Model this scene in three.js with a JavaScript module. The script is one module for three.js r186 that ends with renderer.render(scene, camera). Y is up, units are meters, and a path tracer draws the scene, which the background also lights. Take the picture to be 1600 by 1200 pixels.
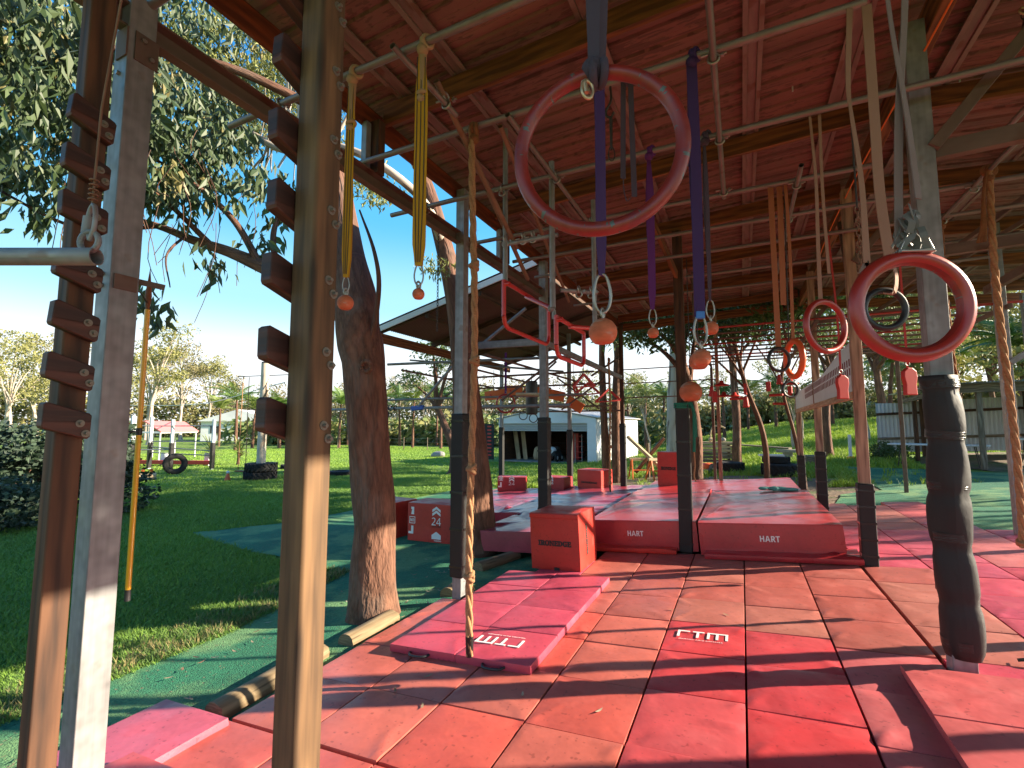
import * as THREE from 'three';
import { mergeGeometries } from 'three/addons/utils/BufferGeometryUtils.js';
import { RoundedBoxGeometry } from 'three/addons/geometries/RoundedBoxGeometry.js';
import { TextGeometry } from 'three/addons/geometries/TextGeometry.js';
import { FontLoader } from 'three/addons/loaders/FontLoader.js';

const R = Math.PI / 180;
const scene = new THREE.Scene();
const renderer = new THREE.WebGLRenderer({ antialias: true });
renderer.setSize(1024, 768);
renderer.shadowMap.enabled = true;
renderer.toneMapping = THREE.LinearToneMapping;
renderer.toneMappingExposure = 3.45;

// ---------- camera: ultra-wide phone lens, held at eye height, looking a little up ----------
const camera = new THREE.PerspectiveCamera(78.07, 4 / 3, 0.05, 900);
camera.position.set(0, 1.65, 0);
camera.rotation.order = 'YXZ';
camera.rotation.set(5.097 * R, 25.8 * R, 0);
scene.add(camera);

// ---------- sun: low, from the right beyond the gym ----------
const SUN_AZ = 66 * R, SUN_EL = 22 * R;
const sunDir = new THREE.Vector3(Math.sin(SUN_AZ) * Math.cos(SUN_EL), Math.sin(SUN_EL), -Math.cos(SUN_AZ) * Math.cos(SUN_EL));
const sun = new THREE.DirectionalLight(new THREE.Color(1.0, 0.86, 0.66), 5);
sun.position.copy(sunDir).multiplyScalar(80);
sun.castShadow = true;
sun.shadow.mapSize.set(4096, 4096);
Object.assign(sun.shadow.camera, { left: -45, right: 45, top: 45, bottom: -45, near: 1, far: 200 });
scene.add(sun, sun.target);

// ---------- sky: clear late-afternoon air, pale at the horizon ----------
{
  const W = 1024, Hh = 512, d = new Float32Array(W * Hh * 4);
  const stops = [[-90, .20, .22, .23], [-2, .32, .34, .35], [0, .46, .47, .47], [6, .42, .44, .45], [14, .17, .325, .42], [24, .05, .215, .385], [40, .014, .118, .31], [65, .010, .075, .22], [90, .008, .055, .17]];
  const lerpStops = (e) => { let i = 0; while (i < stops.length - 2 && e > stops[i + 1][0]) i++; const a = stops[i], b = stops[i + 1]; let t = Math.min(1, Math.max(0, (e - a[0]) / (b[0] - a[0]))); t = t * t * (3 - 2 * t); return [1, 2, 3].map((k) => a[k] + (b[k] - a[k]) * t); };
  const v = new THREE.Vector3();
  for (let j = 0; j < Hh; j++) {
    const el = ((j + .5) / Hh - .5) * Math.PI, c = lerpStops(el / R);
    for (let i = 0; i < W; i++) {
      const ph = ((i + .5) / W - .5) * 2 * Math.PI;
      v.set(Math.cos(el) * Math.cos(ph), Math.sin(el), Math.cos(el) * Math.sin(ph));
      const cs = Math.max(0, v.dot(sunDir)), halo = .22 * Math.pow(cs, 6) + .7 * Math.pow(cs, 60);
      const o = (j * W + i) * 4;
      d[o] = .88 * c[0] + halo * 1.0; d[o + 1] = .88 * c[1] + halo * .92; d[o + 2] = .88 * c[2] + halo * .78; d[o + 3] = 1;
    }
  }
  const t = new THREE.DataTexture(d, W, Hh, THREE.RGBAFormat, THREE.FloatType);
  t.mapping = THREE.EquirectangularReflectionMapping; t.magFilter = t.minFilter = THREE.LinearFilter; t.needsUpdate = true;
  scene.background = t; scene.environment = t;
}

// ---------- random numbers and noise ----------
let seed = 12345;
const rnd = () => { seed = (seed + 0x6D2B79F5) | 0; let t = Math.imul(seed ^ (seed >>> 15), 1 | seed); t = (t + Math.imul(t ^ (t >>> 7), 61 | t)) ^ t; return ((t ^ (t >>> 14)) >>> 0) / 4294967296; };
const rr = (a, b) => a + (b - a) * rnd();
const pick = (a) => a[Math.floor(rnd() * a.length) % a.length];
const hash = (x, y, s) => { let h = Math.imul(x | 0, 374761393) ^ Math.imul(y | 0, 668265263) ^ Math.imul(s | 0, 2147483647 - 61); h = Math.imul(h ^ (h >>> 13), 1274126177); return ((h ^ (h >>> 16)) >>> 0) / 4294967296; };
const mod = (a, n) => ((a % n) + n) % n;
const sm = (t) => t * t * (3 - 2 * t);
const clamp = (x, a, b) => Math.min(b, Math.max(a, x));
const sstep = (a, b, x) => sm(clamp((x - a) / (b - a), 0, 1));
function vnoise(x, y, px, py, s) {
  const x0 = Math.floor(x), y0 = Math.floor(y), fx = sm(x - x0), fy = sm(y - y0);
  const h = (i, j) => hash(mod(i, px), mod(j, py), s);
  return (h(x0, y0) * (1 - fx) + h(x0 + 1, y0) * fx) * (1 - fy) + (h(x0, y0 + 1) * (1 - fx) + h(x0 + 1, y0 + 1) * fx) * fy;
}
// tileable fbm on the unit square
function fbm(u, v, fx, fy, oct, s) { let a = .5, t = 0, n = 0; for (let o = 0; o < oct; o++) { t += a * vnoise(u * fx, v * fy, fx, fy, s + o * 17); n += a; a *= .55; fx *= 2; fy *= 2; } return t / n; }
const free = (x, y, s = 1) => vnoise(x + 500, y + 500, 1 << 20, 1 << 20, s);

function makeTex(N, f, srgb = true, repeat = 1, rep2 = repeat) {
  const d = new Uint8Array(N * N * 4);
  for (let j = 0; j < N; j++) for (let i = 0; i < N; i++) {
    const c = f(i / N, j / N), o = (j * N + i) * 4;
    if (typeof c === 'number') { d[o] = d[o + 1] = d[o + 2] = clamp(c, 0, 1) * 255; } else { d[o] = clamp(c[0], 0, 1) * 255; d[o + 1] = clamp(c[1], 0, 1) * 255; d[o + 2] = clamp(c[2], 0, 1) * 255; }
    d[o + 3] = 255;
  }
  const t = new THREE.DataTexture(d, N, N, THREE.RGBAFormat);
  t.wrapS = t.wrapT = THREE.RepeatWrapping; t.magFilter = THREE.LinearFilter; t.minFilter = THREE.LinearMipmapLinearFilter; t.generateMipmaps = true;
  if (srgb) t.colorSpace = THREE.SRGBColorSpace;
  t.repeat.set(repeat, rep2); t.needsUpdate = true; return t;
}
const toS = (c) => c <= .0031308 ? c * 12.92 : 1.055 * Math.pow(c, 1 / 2.4) - .055;
// colour map from linear colours
const lin = (N, f, r, r2) => makeTex(N, (u, v) => { const c = f(u, v); return [toS(clamp(c[0], 0, 1)), toS(clamp(c[1], 0, 1)), toS(clamp(c[2], 0, 1))]; }, true, r, r2);
const mix3 = (a, b, t) => [a[0] + (b[0] - a[0]) * t, a[1] + (b[1] - a[1]) * t, a[2] + (b[2] - a[2]) * t];
const mul3 = (a, k) => [a[0] * k, a[1] * k, a[2] * k];
const C3 = (r, g, b) => new THREE.Color().setRGB(r, g, b);

// ---------- textures (uv in metres; repeat = 1 / tile size) ----------
function woodPair(dark, light, s, tile = 1.2, ringy = 14) {
  const f = (u, v) => { const w = fbm(u, v, 3, 2, 3, s + 5) * 1.6; const g = fbm(u + 0, v, 48, 3, 3, s), r = .5 + .5 * Math.sin((u * ringy + w) * Math.PI * 2); return clamp((.62 * g + .25 * r + .3 * (fbm(u, v, 4, 4, 3, s + 9) - .5) - .45) * 1.9 + .45, 0, 1); };
  const cr = (u, v) => { const c = fbm(u, v, 40, 2, 2, s + 31); return c < .24 ? (0.24 - c) * 9 : 0; };
  return {
    map: lin(512, (u, v) => mul3(mix3(dark, light, f(u, v)), (1 - .55 * clamp(cr(u, v), 0, 1)) * (.8 + .4 * fbm(u, v, 3, 3, 4, s + 77))), 1 / tile),
    bumpMap: makeTex(512, (u, v) => .35 + .5 * f(u, v) - .35 * clamp(cr(u, v), 0, 1), false, 1 / tile), bumpScale: .004,
  };
}
const T = {};
T.timberGrey = woodPair([.085, .062, .042], [.27, .22, .155], 11);
T.timberBrown = woodPair([.028, .013, .007], [.115, .05, .022], 22);
T.timberPine = woodPair([.035, .02, .010], [.19, .105, .045], 33);
T.timberRed = woodPair([.03, .009, .006], [.10, .032, .019], 44);
T.timberOrange = woodPair([.10, .032, .011], [.28, .10, .032], 55);
T.timberPale = woodPair([.33, .24, .14], [.56, .44, .28], 66);
{
  const sp = (u, v) => .5 * fbm(u, v, 22, 22, 2, 101) + .5 * fbm(u, v, 3, 3, 4, 102);
  const streak = (u, v) => fbm(u, v, 40, 2, 3, 103);
  T.galv = { map: lin(512, (u, v) => { const k = .50 + .5 * sp(u, v) - .3 * streak(u, v); const rust = sstep(.66, .8, fbm(u, v, 6, 6, 4, 104)); return mix3([.40 * k, .41 * k, .42 * k], [.20, .12, .08], rust * .55); }, 1), roughnessMap: makeTex(256, (u, v) => [0, .42 + .4 * fbm(u, v, 8, 8, 3, 107), 0], false, 1) };
  T.pipe = { map: lin(256, (u, v) => { const k = .6 + .6 * fbm(u, v, 12, 4, 4, 111); const rust = sstep(.58, .75, fbm(u, v, 5, 5, 4, 114)); return mix3([.36 * k, .35 * k, .34 * k], [.22, .10, .05], rust * .6); }, 1) };
}
// peeling paint: scattered flakes of bare rusty steel, as the photograph shows on the sheets (not tied to the ribs)
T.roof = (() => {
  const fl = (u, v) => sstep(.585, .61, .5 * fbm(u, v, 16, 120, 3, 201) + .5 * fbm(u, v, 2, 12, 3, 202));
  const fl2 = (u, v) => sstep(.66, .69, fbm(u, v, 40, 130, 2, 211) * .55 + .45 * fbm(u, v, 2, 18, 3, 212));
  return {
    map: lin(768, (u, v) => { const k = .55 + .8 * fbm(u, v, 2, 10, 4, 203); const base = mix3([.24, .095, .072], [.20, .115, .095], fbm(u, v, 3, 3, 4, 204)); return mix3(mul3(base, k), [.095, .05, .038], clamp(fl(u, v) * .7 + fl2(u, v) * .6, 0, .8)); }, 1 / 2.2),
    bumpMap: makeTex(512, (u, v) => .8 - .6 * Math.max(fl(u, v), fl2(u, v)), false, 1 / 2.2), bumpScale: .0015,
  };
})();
T.vinylBump = makeTex(512, (u, v) => .5 + .32 * (fbm(u, v, 5, 5, 4, 301) - .5) + .14 * (fbm(u, v, 90, 90, 2, 302) - .5) + .10 * Math.pow(1 - Math.abs(2 * fbm(u, v, 4, 3, 3, 303) - 1), 14), false, 1 / 2.7);
T.vinylRough = makeTex(512, (u, v) => [0, .27 + .34 * fbm(u, v, 4, 4, 5, 311) + .15 * sstep(.55, .7, fbm(u, v, 9, 9, 3, 312)), 0], false, 1 / 1.7);
T.vinylMap = lin(512, (u, v) => {
  let k = .80 + .5 * (fbm(u, v, 5, 5, 5, 321) - .5) + .12 * (fbm(u, v, 60, 60, 2, 322) - .5);
  const dust = sstep(.52, .75, fbm(u, v, 4, 6, 5, 323)), scuff = sstep(.70, .78, fbm(u, v, 7, 60, 3, 324)) * .35, spots = sstep(.80, .83, fbm(u, v, 90, 90, 2, 325));
  let c = [k, k, k]; c = mix3(c, [.80, 1.0, 1.0], dust * .42); c = mix3(c, [.95, 1, 1], scuff * .7); c = mix3(c, [.45, .42, .42], sstep(.60, .74, fbm(u, v, 6, 3, 5, 327)) * .22); return mix3(c, [.35, .35, .35], spots * .6);
}, 1 / 2.1);
T.turf = { map: lin(768, (u, v) => { const k = .55 + .5 * fbm(u, v, 160, 160, 2, 401) + .5 * (fbm(u, v, 5, 5, 5, 402) - .5); const worn = sstep(.52, .72, fbm(u, v, 4, 4, 5, 403)); const sp = sstep(.80, .83, fbm(u, v, 110, 110, 2, 404)); let c = mix3([.016, .125, .062], [.10, .21, .085], worn); c = mul3(c, k * 1.5); return mix3(c, [.22, .17, .10], sp * .7); }, 1 / 2.6), bumpMap: makeTex(512, (u, v) => fbm(u, v, 128, 128, 2, 405), false, 1 / .9), bumpScale: .008 };
T.lawn = { map: lin(512, (u, v) => { const a = fbm(u, v, 7, 7, 5, 501), b = fbm(u, v, 120, 120, 3, 502); let c = mix3([.075, .165, .016], [.20, .30, .034], clamp(a * .8 + b * .5 - .25, 0, 1)); const dry = sstep(.58, .72, fbm(u, v, 11, 11, 4, 503)); return mix3(c, [.17, .17, .045], dry * .4); }, 1 / 7), bumpMap: makeTex(512, (u, v) => .6 * fbm(u, v, 100, 100, 2, 504) + .4 * fbm(u, v, 16, 16, 3, 505), false, 1 / 2.4), bumpScale: .05 };
T.dirt = { map: lin(512, (u, v) => { const a = fbm(u, v, 5, 5, 5, 511); const l = sstep(.64, .7, fbm(u, v, 60, 60, 2, 512)); let c = mix3([.075, .048, .03], [.20, .14, .09], a); c = mix3(c, [.05, .10, .015], sstep(.5, .62, fbm(u, v, 6, 6, 4, 513)) * .8); return mix3(c, [.26, .18, .10], l * .6); }, 1 / 3), bumpMap: makeTex(256, (u, v) => fbm(u, v, 24, 24, 4, 514), false, 1 / 1.5), bumpScale: .03 };
T.bark = (() => { const h = (u, v) => { const p = 1 - Math.abs(2 * fbm(u, v, 9, 3, 4, 601) - 1); return clamp(.25 + .55 * (1 - p * p) + .35 * (fbm(u, v, 40, 20, 3, 602) - .5), 0, 1); }; return { map: lin(512, (u, v) => { const k = h(u, v); let c = mix3([.05, .022, .013], [.26, .125, .078], k); return mix3(c, [.19, .15, .12], sstep(.55, .75, fbm(u, v, 4, 3, 4, 603)) * .28); }, 1, .7), bumpMap: makeTex(512, h, false, 1, .7), bumpScale: .022 }; })();
T.barkPale = (() => { const h = (u, v) => clamp(.5 + .5 * (fbm(u, v, 8, 3, 4, 611) - .5), 0, 1); return { map: lin(512, (u, v) => { const k = fbm(u, v, 6, 2, 4, 612); let c = mix3([.30, .24, .18], [.55, .49, .42], k); return mix3(c, [.13, .085, .06], sstep(.56, .66, fbm(u, v, 7, 2, 4, 613)) * .8); }, 1, .5), bumpMap: makeTex(256, h, false, 1, .5), bumpScale: .008 }; })();
T.rubber = { map: lin(256, (u, v) => { const k = .7 + .7 * (fbm(u, v, 6, 6, 4, 701) - .3); return [.011 * k, .0105 * k, .0105 * k]; }, 1), bumpMap: makeTex(256, (u, v) => fbm(u, v, 10, 5, 4, 702), false, 1.6), bumpScale: .004 };
T.rope = { map: lin(256, (u, v) => { const k = .55 + .75 * fbm(u, v, 6, 60, 3, 801); return [.40 * k, .215 * k, .105 * k]; }, 6, 6), bumpMap: makeTex(256, (u, v) => fbm(u, v, 4, 70, 2, 802), false, 6), bumpScale: .002 };
T.conc = { map: lin(256, (u, v) => { const k = .6 + .8 * (fbm(u, v, 6, 6, 5, 811) - .2); return [.33 * k, .31 * k, .28 * k]; }, 1), bumpMap: makeTex(256, (u, v) => fbm(u, v, 30, 30, 3, 812), false, 1), bumpScale: .004 };
T.webbing = { bumpMap: makeTex(128, (u, v) => .5 + .5 * Math.sin(v * 80 * Math.PI) * Math.sin(u * 40 * Math.PI), false, 8), bumpScale: .0008 };
T.plaster = { map: lin(256, (u, v) => { const k = .86 + .25 * (fbm(u, v, 5, 3, 5, 821) - .5); return [k, k, k]; }, .35) };
T.ball = { map: lin(256, (u, v) => { const k = .72 + .5 * (fbm(u, v, 8, 8, 4, 831) - .5); const ch = sstep(.52, .74, fbm(u, v, 4, 4, 4, 832)); return mix3([.72 * k, .20 * k, .09 * k], [.50, .40, .34], ch * .62); }, 1) };

const std = (o) => new THREE.MeshStandardMaterial({ roughness: .8, ...o });
const phy = (o) => new THREE.MeshPhysicalMaterial({ roughness: .8, ...o });
const M = {
  grey: std({ ...T.timberGrey, roughness: .9 }), brown: std({ ...T.timberBrown, roughness: .75 }), pine: std({ ...T.timberPine, roughness: .75 }), red: std({ ...T.timberRed, roughness: .6 }), orange: std({ ...T.timberOrange, roughness: .7 }), pale: std({ ...T.timberPale, roughness: .85 }),
  galv: std({ ...T.galv, roughness: 1, metalness: .35 }), pipe: std({ ...T.pipe, color: C3(.68, .62, .58), roughness: .5, metalness: .45 }), brownSteel: std({ ...T.pipe, color: C3(.46, .32, .26), roughness: .75, metalness: .2 }), purlin: std({ ...T.pipe, color: C3(.8, .58, .52), roughness: .6, metalness: .3 }),
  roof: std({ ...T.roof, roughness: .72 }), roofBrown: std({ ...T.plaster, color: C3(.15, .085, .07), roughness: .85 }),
  rubber: std({ ...T.rubber, roughness: .62 }), tape: std({ ...T.rubber, roughness: .35 }),
  steel: std({ color: C3(.38, .36, .33), roughness: .42, metalness: .85 }), boltSteel: std({ color: C3(.21, .19, .155), roughness: .6, metalness: .5 }), darkSteel: std({ color: C3(.06, .055, .05), roughness: .55, metalness: .6 }), rusty: std({ ...T.pipe, color: C3(.7, .42, .28), roughness: .85, metalness: .2 }), brass: std({ color: C3(.58, .44, .28), roughness: .4, metalness: .8 }),
  redPaint: phy({ color: C3(.52, .022, .018), roughness: .35, clearcoat: .5, clearcoatRoughness: .25 }), redTube: phy({ color: C3(.33, .02, .013), roughness: .38, clearcoat: .5, clearcoatRoughness: .3, bumpMap: T.vinylBump, bumpScale: .002 }), redRub: std({ color: C3(.50, .028, .022), roughness: .5 }), orangePlastic: std({ color: C3(.72, .10, .02), roughness: .45 }), orangeBoard: std({ ...T.plaster, color: C3(.75, .17, .03), roughness: .6 }), blackPlastic: std({ color: C3(.018, .018, .02), roughness: .4 }),
  rope: std({ ...T.rope, roughness: 1 }), ropeDark: std({ ...T.rope, color: C3(.62, .5, .42), roughness: 1 }),
  ball: std({ ...T.ball, roughness: .75 }),
  tyre: std({ ...T.rubber, color: C3(1.6, 1.6, 1.6), roughness: .85 }), conc: std({ ...T.conc, roughness: .95 }), white: std({ ...T.plaster, color: C3(.78, .79, .80), roughness: .7 }), shedWhite: std({ ...T.plaster, color: C3(.74, .76, .78), roughness: .6 }), sheetGrey: std({ ...T.plaster, color: C3(.58, .62, .66), roughness: .45, metalness: .2 }), roller: std({ ...T.plaster, color: C3(.42, .42, .41), roughness: .6 }), pinkRoof: std({ ...T.plaster, color: C3(.66, .20, .19), roughness: .6 }), dark: std({ color: C3(.03, .03, .03), roughness: .9 }),
  webYellow: std({ color: C3(.52, .29, .012), roughness: .8, ...T.webbing }), webStripe: std({ color: C3(.05, .05, .04), roughness: .8 }), webDusty: std({ color: C3(.36, .24, .13), roughness: .9, ...T.webbing }), webPurple: std({ color: C3(.04, .016, .105), roughness: .75, ...T.webbing }), webViolet: std({ color: C3(.10, .014, .15), roughness: .75, ...T.webbing }), webGreyPurple: std({ color: C3(.065, .05, .08), roughness: .85, ...T.webbing }), webTan: std({ color: C3(.30, .18, .13), roughness: .85, ...T.webbing }), webGrey: std({ color: C3(.19, .15, .14), roughness: .85, ...T.webbing }), webOrange: std({ color: C3(.34, .12, .055), roughness: .85, ...T.webbing }), webRed: std({ color: C3(.45, .04, .035), roughness: .8 }), webBlue: std({ color: C3(.05, .22, .62), roughness: .7 }),
  printWhite: std({ color: C3(.78, .76, .74), roughness: .6 }), printBlack: std({ color: C3(.03, .022, .02), roughness: .7 }), yellow: phy({ color: C3(.78, .40, .01), roughness: .35, clearcoat: .4 }),
  bark: std({ ...T.bark, roughness: .95 }), barkPale: std({ ...T.barkPale, roughness: .9 }),
  turf: std({ ...T.turf, roughness: .95 }), lawn: std({ ...T.lawn, roughness: 1 }), dirt: std({ ...T.dirt, roughness: 1 }),
  cordGreen: std({ color: C3(.01, .16, .10), roughness: .8 }), teal: std({ color: C3(.12, .33, .30), roughness: .85 }), blue: std({ color: C3(.03, .10, .42), roughness: .5 }),
};
const vinyl = (r, g, b, o = {}) => std({ color: C3(r, g, b), map: T.vinylMap, roughness: 1, roughnessMap: T.vinylRough, bumpMap: T.vinylBump, bumpScale: .006, ...o });
const vinylGloss = (r, g, b) => phy({ color: C3(r, g, b), map: T.vinylMap, roughness: .8, roughnessMap: T.vinylRough, bumpMap: T.vinylBump, bumpScale: .008, clearcoat: .7, clearcoatRoughness: .28 });
// the same vinyl as new, sun-faded and grimy
const faded = (r, g, b) => [vinyl(r, g, b), vinyl(r * .98, g * 1.28 + .012, b * 1.25 + .012), vinyl(r * .94, g * 1.05, b * 1.1)];
const V = { rust: faded(.60, .10, .075), rust2: faded(.52, .115, .09), red: faded(.62, .055, .065), pink: faded(.60, .07, .115), salmon: faded(.62, .115, .12), crash: vinylGloss(.52, .03, .038), crashDull: vinylGloss(.46, .05, .09), box: vinyl(.62, .042, .028), boxDark: vinyl(.46, .026, .03) };

// ---------- geometry helpers ----------
const V3 = (x, y, z) => new THREE.Vector3(x, y, z);
const _m = new THREE.Matrix4(), _q = new THREE.Quaternion();
const xf = (g, x = 0, y = 0, z = 0, rx = 0, ry = 0, rz = 0) => { g.applyMatrix4(_m.compose(V3(x, y, z), _q.setFromEuler(new THREE.Euler(rx, ry, rz)), V3(1, 1, 1))); return g; };
// planar uv in metres from the face direction, long axis along v
function metricUV(g, off = 0) {
  if (g.index) g = g.toNonIndexed();
  g.computeBoundingBox(); const s = g.boundingBox.getSize(V3(0, 0, 0)), long = s.x >= s.y && s.x >= s.z ? 0 : s.y >= s.z ? 1 : 2;
  const p = g.attributes.position, n = p.count, uv = new Float32Array(n * 2), a = V3(), b = V3(), c = V3(), N = V3();
  for (let i = 0; i < n; i += 3) {
    a.fromBufferAttribute(p, i); b.fromBufferAttribute(p, i + 1); c.fromBufferAttribute(p, i + 2); N.subVectors(b, a).cross(c.sub(a));
    const ax = [Math.abs(N.x), Math.abs(N.y), Math.abs(N.z)], k = ax.indexOf(Math.max(...ax)); let q = [0, 1, 2].filter((m) => m !== k); if (q[0] === long) q = [q[1], q[0]];
    for (let j = 0; j < 3; j++) { const P = [p.getX(i + j), p.getY(i + j), p.getZ(i + j)]; uv[(i + j) * 2] = P[q[0]] + off; uv[(i + j) * 2 + 1] = P[q[1]] + off * 1.7; }
  }
  g.setAttribute('uv', new THREE.BufferAttribute(uv, 2)); return g;
}
const box = (w, h, d, x = 0, y = 0, z = 0, rx = 0, ry = 0, rz = 0, bev = Math.min(w, h, d) * .08) => xf(metricUV(bev > .0008 ? new RoundedBoxGeometry(w, h, d, 1, bev) : new THREE.BoxGeometry(w, h, d), rnd() * 7), x, y, z, rx, ry, rz);
// a timber or steel section from A to B: w across (horizontal), h tall
function bar(a, b, w, h, bev) { const A = V3(...a), B = V3(...b), L = A.distanceTo(B), g = box(w, h, L, 0, 0, 0, 0, 0, 0, bev ?? Math.min(w, h) * .08); const m = new THREE.Matrix4().lookAt(B, A, Math.abs(B.y - A.y) > .95 * L ? V3(0, 0, 1) : V3(0, 1, 0)); m.setPosition(A.add(B).multiplyScalar(.5)); g.applyMatrix4(m); return g; }
function cyl(a, b, r1, r2 = r1, n = 12, cap = true) { const A = V3(...a), B = V3(...b), L = A.distanceTo(B); let g = new THREE.CylinderGeometry(r2, r1, L, n, 1, !cap); const uv = g.attributes.uv; for (let i = 0; i < uv.count; i++) uv.setXY(i, uv.getX(i) * r1 * 6.28, uv.getY(i) * L); g.applyQuaternion(_q.setFromUnitVectors(V3(0, 1, 0), B.clone().sub(A).normalize())); g.translate((A.x + B.x) / 2, (A.y + B.y) / 2, (A.z + B.z) / 2); return g; }
const curve = (pts, closed = false) => new THREE.CatmullRomCurve3(pts.map((p) => V3(...p)), closed);
function tube(pts, r, n = 24, m = 8, closed = false) { const c = curve(pts, closed), g = new THREE.TubeGeometry(c, n, r, m, closed), L = c.getLength(), uv = g.attributes.uv; for (let i = 0; i < uv.count; i++) uv.setXY(i, uv.getY(i) * r * 6.28, uv.getX(i) * L); return g; }
// tube whose radius changes along it; pts [x,y,z,r]
function taper(pts, n = 20, m = 10, bumpy = 0, s = 1) {
  const c = curve(pts), rad = (t) => { const k = t * (pts.length - 1), i = Math.min(pts.length - 2, Math.floor(k)); return pts[i][3] + (pts[i + 1][3] - pts[i][3]) * (k - i); };
  const fr = c.computeFrenetFrames(n, false), pos = [], uv = [], idx = [], L = c.getLength();
  let prevN = null;
  for (let i = 0; i <= n; i++) {
    const t = i / n, P = c.getPoint(t), r = rad(t), Nn = fr.normals[i], B = fr.binormals[i];
    for (let j = 0; j <= m; j++) { const a = (j % m) / m * Math.PI * 2, w = r * (1 + bumpy * (free(Math.cos(a) * 1.6 + s * 7, Math.sin(a) * 1.6 + t * L * 1.8, s) - .5) * 2); const x = Math.cos(a) * w, y = Math.sin(a) * w; pos.push(P.x + Nn.x * x + B.x * y, P.y + Nn.y * x + B.y * y, P.z + Nn.z * x + B.z * y); uv.push(j / m * Math.max(1, Math.round(r * 6.28 * 1.2)), t * L); }
  }
  for (let i = 0; i < n; i++) for (let j = 0; j < m; j++) { const a = i * (m + 1) + j, b = a + m + 1; idx.push(a, b, a + 1, b, b + 1, a + 1); }
  const g = new THREE.BufferGeometry(); g.setAttribute('position', new THREE.Float32BufferAttribute(pos, 3)); g.setAttribute('uv', new THREE.Float32BufferAttribute(uv, 2)); g.setIndex(idx); g.computeVertexNormals();
  const nn = g.attributes.normal; for (let i = 0; i <= n; i++) { const a = i * (m + 1), b = a + m; const x = nn.getX(a) + nn.getX(b), y = nn.getY(a) + nn.getY(b), z = nn.getZ(a) + nn.getZ(b), l = Math.hypot(x, y, z) || 1; nn.setXYZ(a, x / l, y / l, z / l); nn.setXYZ(b, x / l, y / l, z / l); }
  return g;
}
// flat strap: ribbon with thickness through points, width axis given
function ribbon(pts, w, th, axis, n = 16, pinch = null) {
  const c = curve(pts), A = V3(...axis).normalize(), pos = [], uv = [], idx = []; const L = c.getLength();
  for (let i = 0; i <= n; i++) {
    const t = i / n, P = c.getPoint(t), D = c.getTangent(t), N = D.clone().cross(A).normalize(), W = N.clone().cross(D).normalize(), ww = (pinch ? pinch(t) : 1) * w / 2, hh = th / 2;
    for (const [s, q] of [[-1, -1], [1, -1], [1, 1], [-1, 1]]) { pos.push(P.x + W.x * ww * s + N.x * hh * q, P.y + W.y * ww * s + N.y * hh * q, P.z + W.z * ww * s + N.z * hh * q); uv.push(s * w / 2, t * L); }
  }
  for (let i = 0; i < n; i++) for (let j = 0; j < 4; j++) { const a = i * 4 + j, b = i * 4 + (j + 1) % 4; idx.push(a, b, a + 4, b, b + 4, a + 4); }
  idx.push(0, 2, 1, 0, 3, 2); const e = n * 4; idx.push(e, e + 1, e + 2, e, e + 2, e + 3);
  let g = new THREE.BufferGeometry(); g.setAttribute('position', new THREE.Float32BufferAttribute(pos, 3)); g.setAttribute('uv', new THREE.Float32BufferAttribute(uv, 2)); g.setIndex(idx); g = g.toNonIndexed(); g.computeVertexNormals(); return g;
}
function extr(pts, depth, bev = 0, holes = []) { const s = new THREE.Shape(pts.map((p) => new THREE.Vector2(...p))); for (const h of holes) s.holes.push(new THREE.Path(h.map((p) => new THREE.Vector2(...p)))); return new THREE.ExtrudeGeometry(s, { depth, bevelEnabled: bev > 0, bevelSize: bev, bevelThickness: bev, bevelSegments: 2, curveSegments: 8 }); }
function merge(gs) { gs = gs.map((g) => { const q = g.index ? g.toNonIndexed() : g; for (const k of Object.keys(q.attributes)) if (!['position', 'normal', 'uv'].includes(k)) q.deleteAttribute(k); if (!q.attributes.normal) q.computeVertexNormals(); return q; }); return gs.length === 1 ? gs[0] : mergeGeometries(gs); }

// ---------- scene helpers ----------
const used = {};
const numbered = (n) => { const k = used[n] = (used[n] ?? -1) + 1; return k ? `${n}_${String(k).padStart(3, '0')}` : n; };
function mesh(name, g, mat, parent) { const o = new THREE.Mesh(Array.isArray(g) ? merge(g) : g, mat); o.name = parent === scene ? numbered(name) : name; o.castShadow = o.receiveShadow = true; parent.add(o); return o; }
function tag(o, label, category, group, kind) { o.userData.label = label; o.userData.category = category; if (group) o.userData.group = group; if (kind) o.userData.kind = kind; return o; }
function thing(name, label, category, pos = [0, 0, 0], ry = 0, group, rz = 0) { const o = new THREE.Group(); o.name = numbered(name); o.position.set(...pos); o.rotation.set(0, ry, rz); tag(o, label, category, group); scene.add(o); return o; }
function solo(name, g, mat, label, category, group) { return tag(mesh(name, g, mat, scene), label, category, group); }
function copyOf(o, pos, ry, label) { const c = o.clone(); c.name = numbered(o.name.replace(/_\d{3}$/, '')); c.userData = { ...o.userData }; if (label) c.userData.label = label; c.position.set(...pos); c.rotation.y = ry ?? o.rotation.y; scene.add(c); return c; }
function structure(o) { o.userData.kind = 'structure'; return o; }
const FONT = await new FontLoader().loadAsync('fonts/droid/droid_sans_bold.typeface.json');
const FONTS = await new FontLoader().loadAsync('fonts/droid/droid_serif_bold.typeface.json');
const FONTR = await new FontLoader().loadAsync('fonts/droid/droid_sans_regular.typeface.json');
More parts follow.
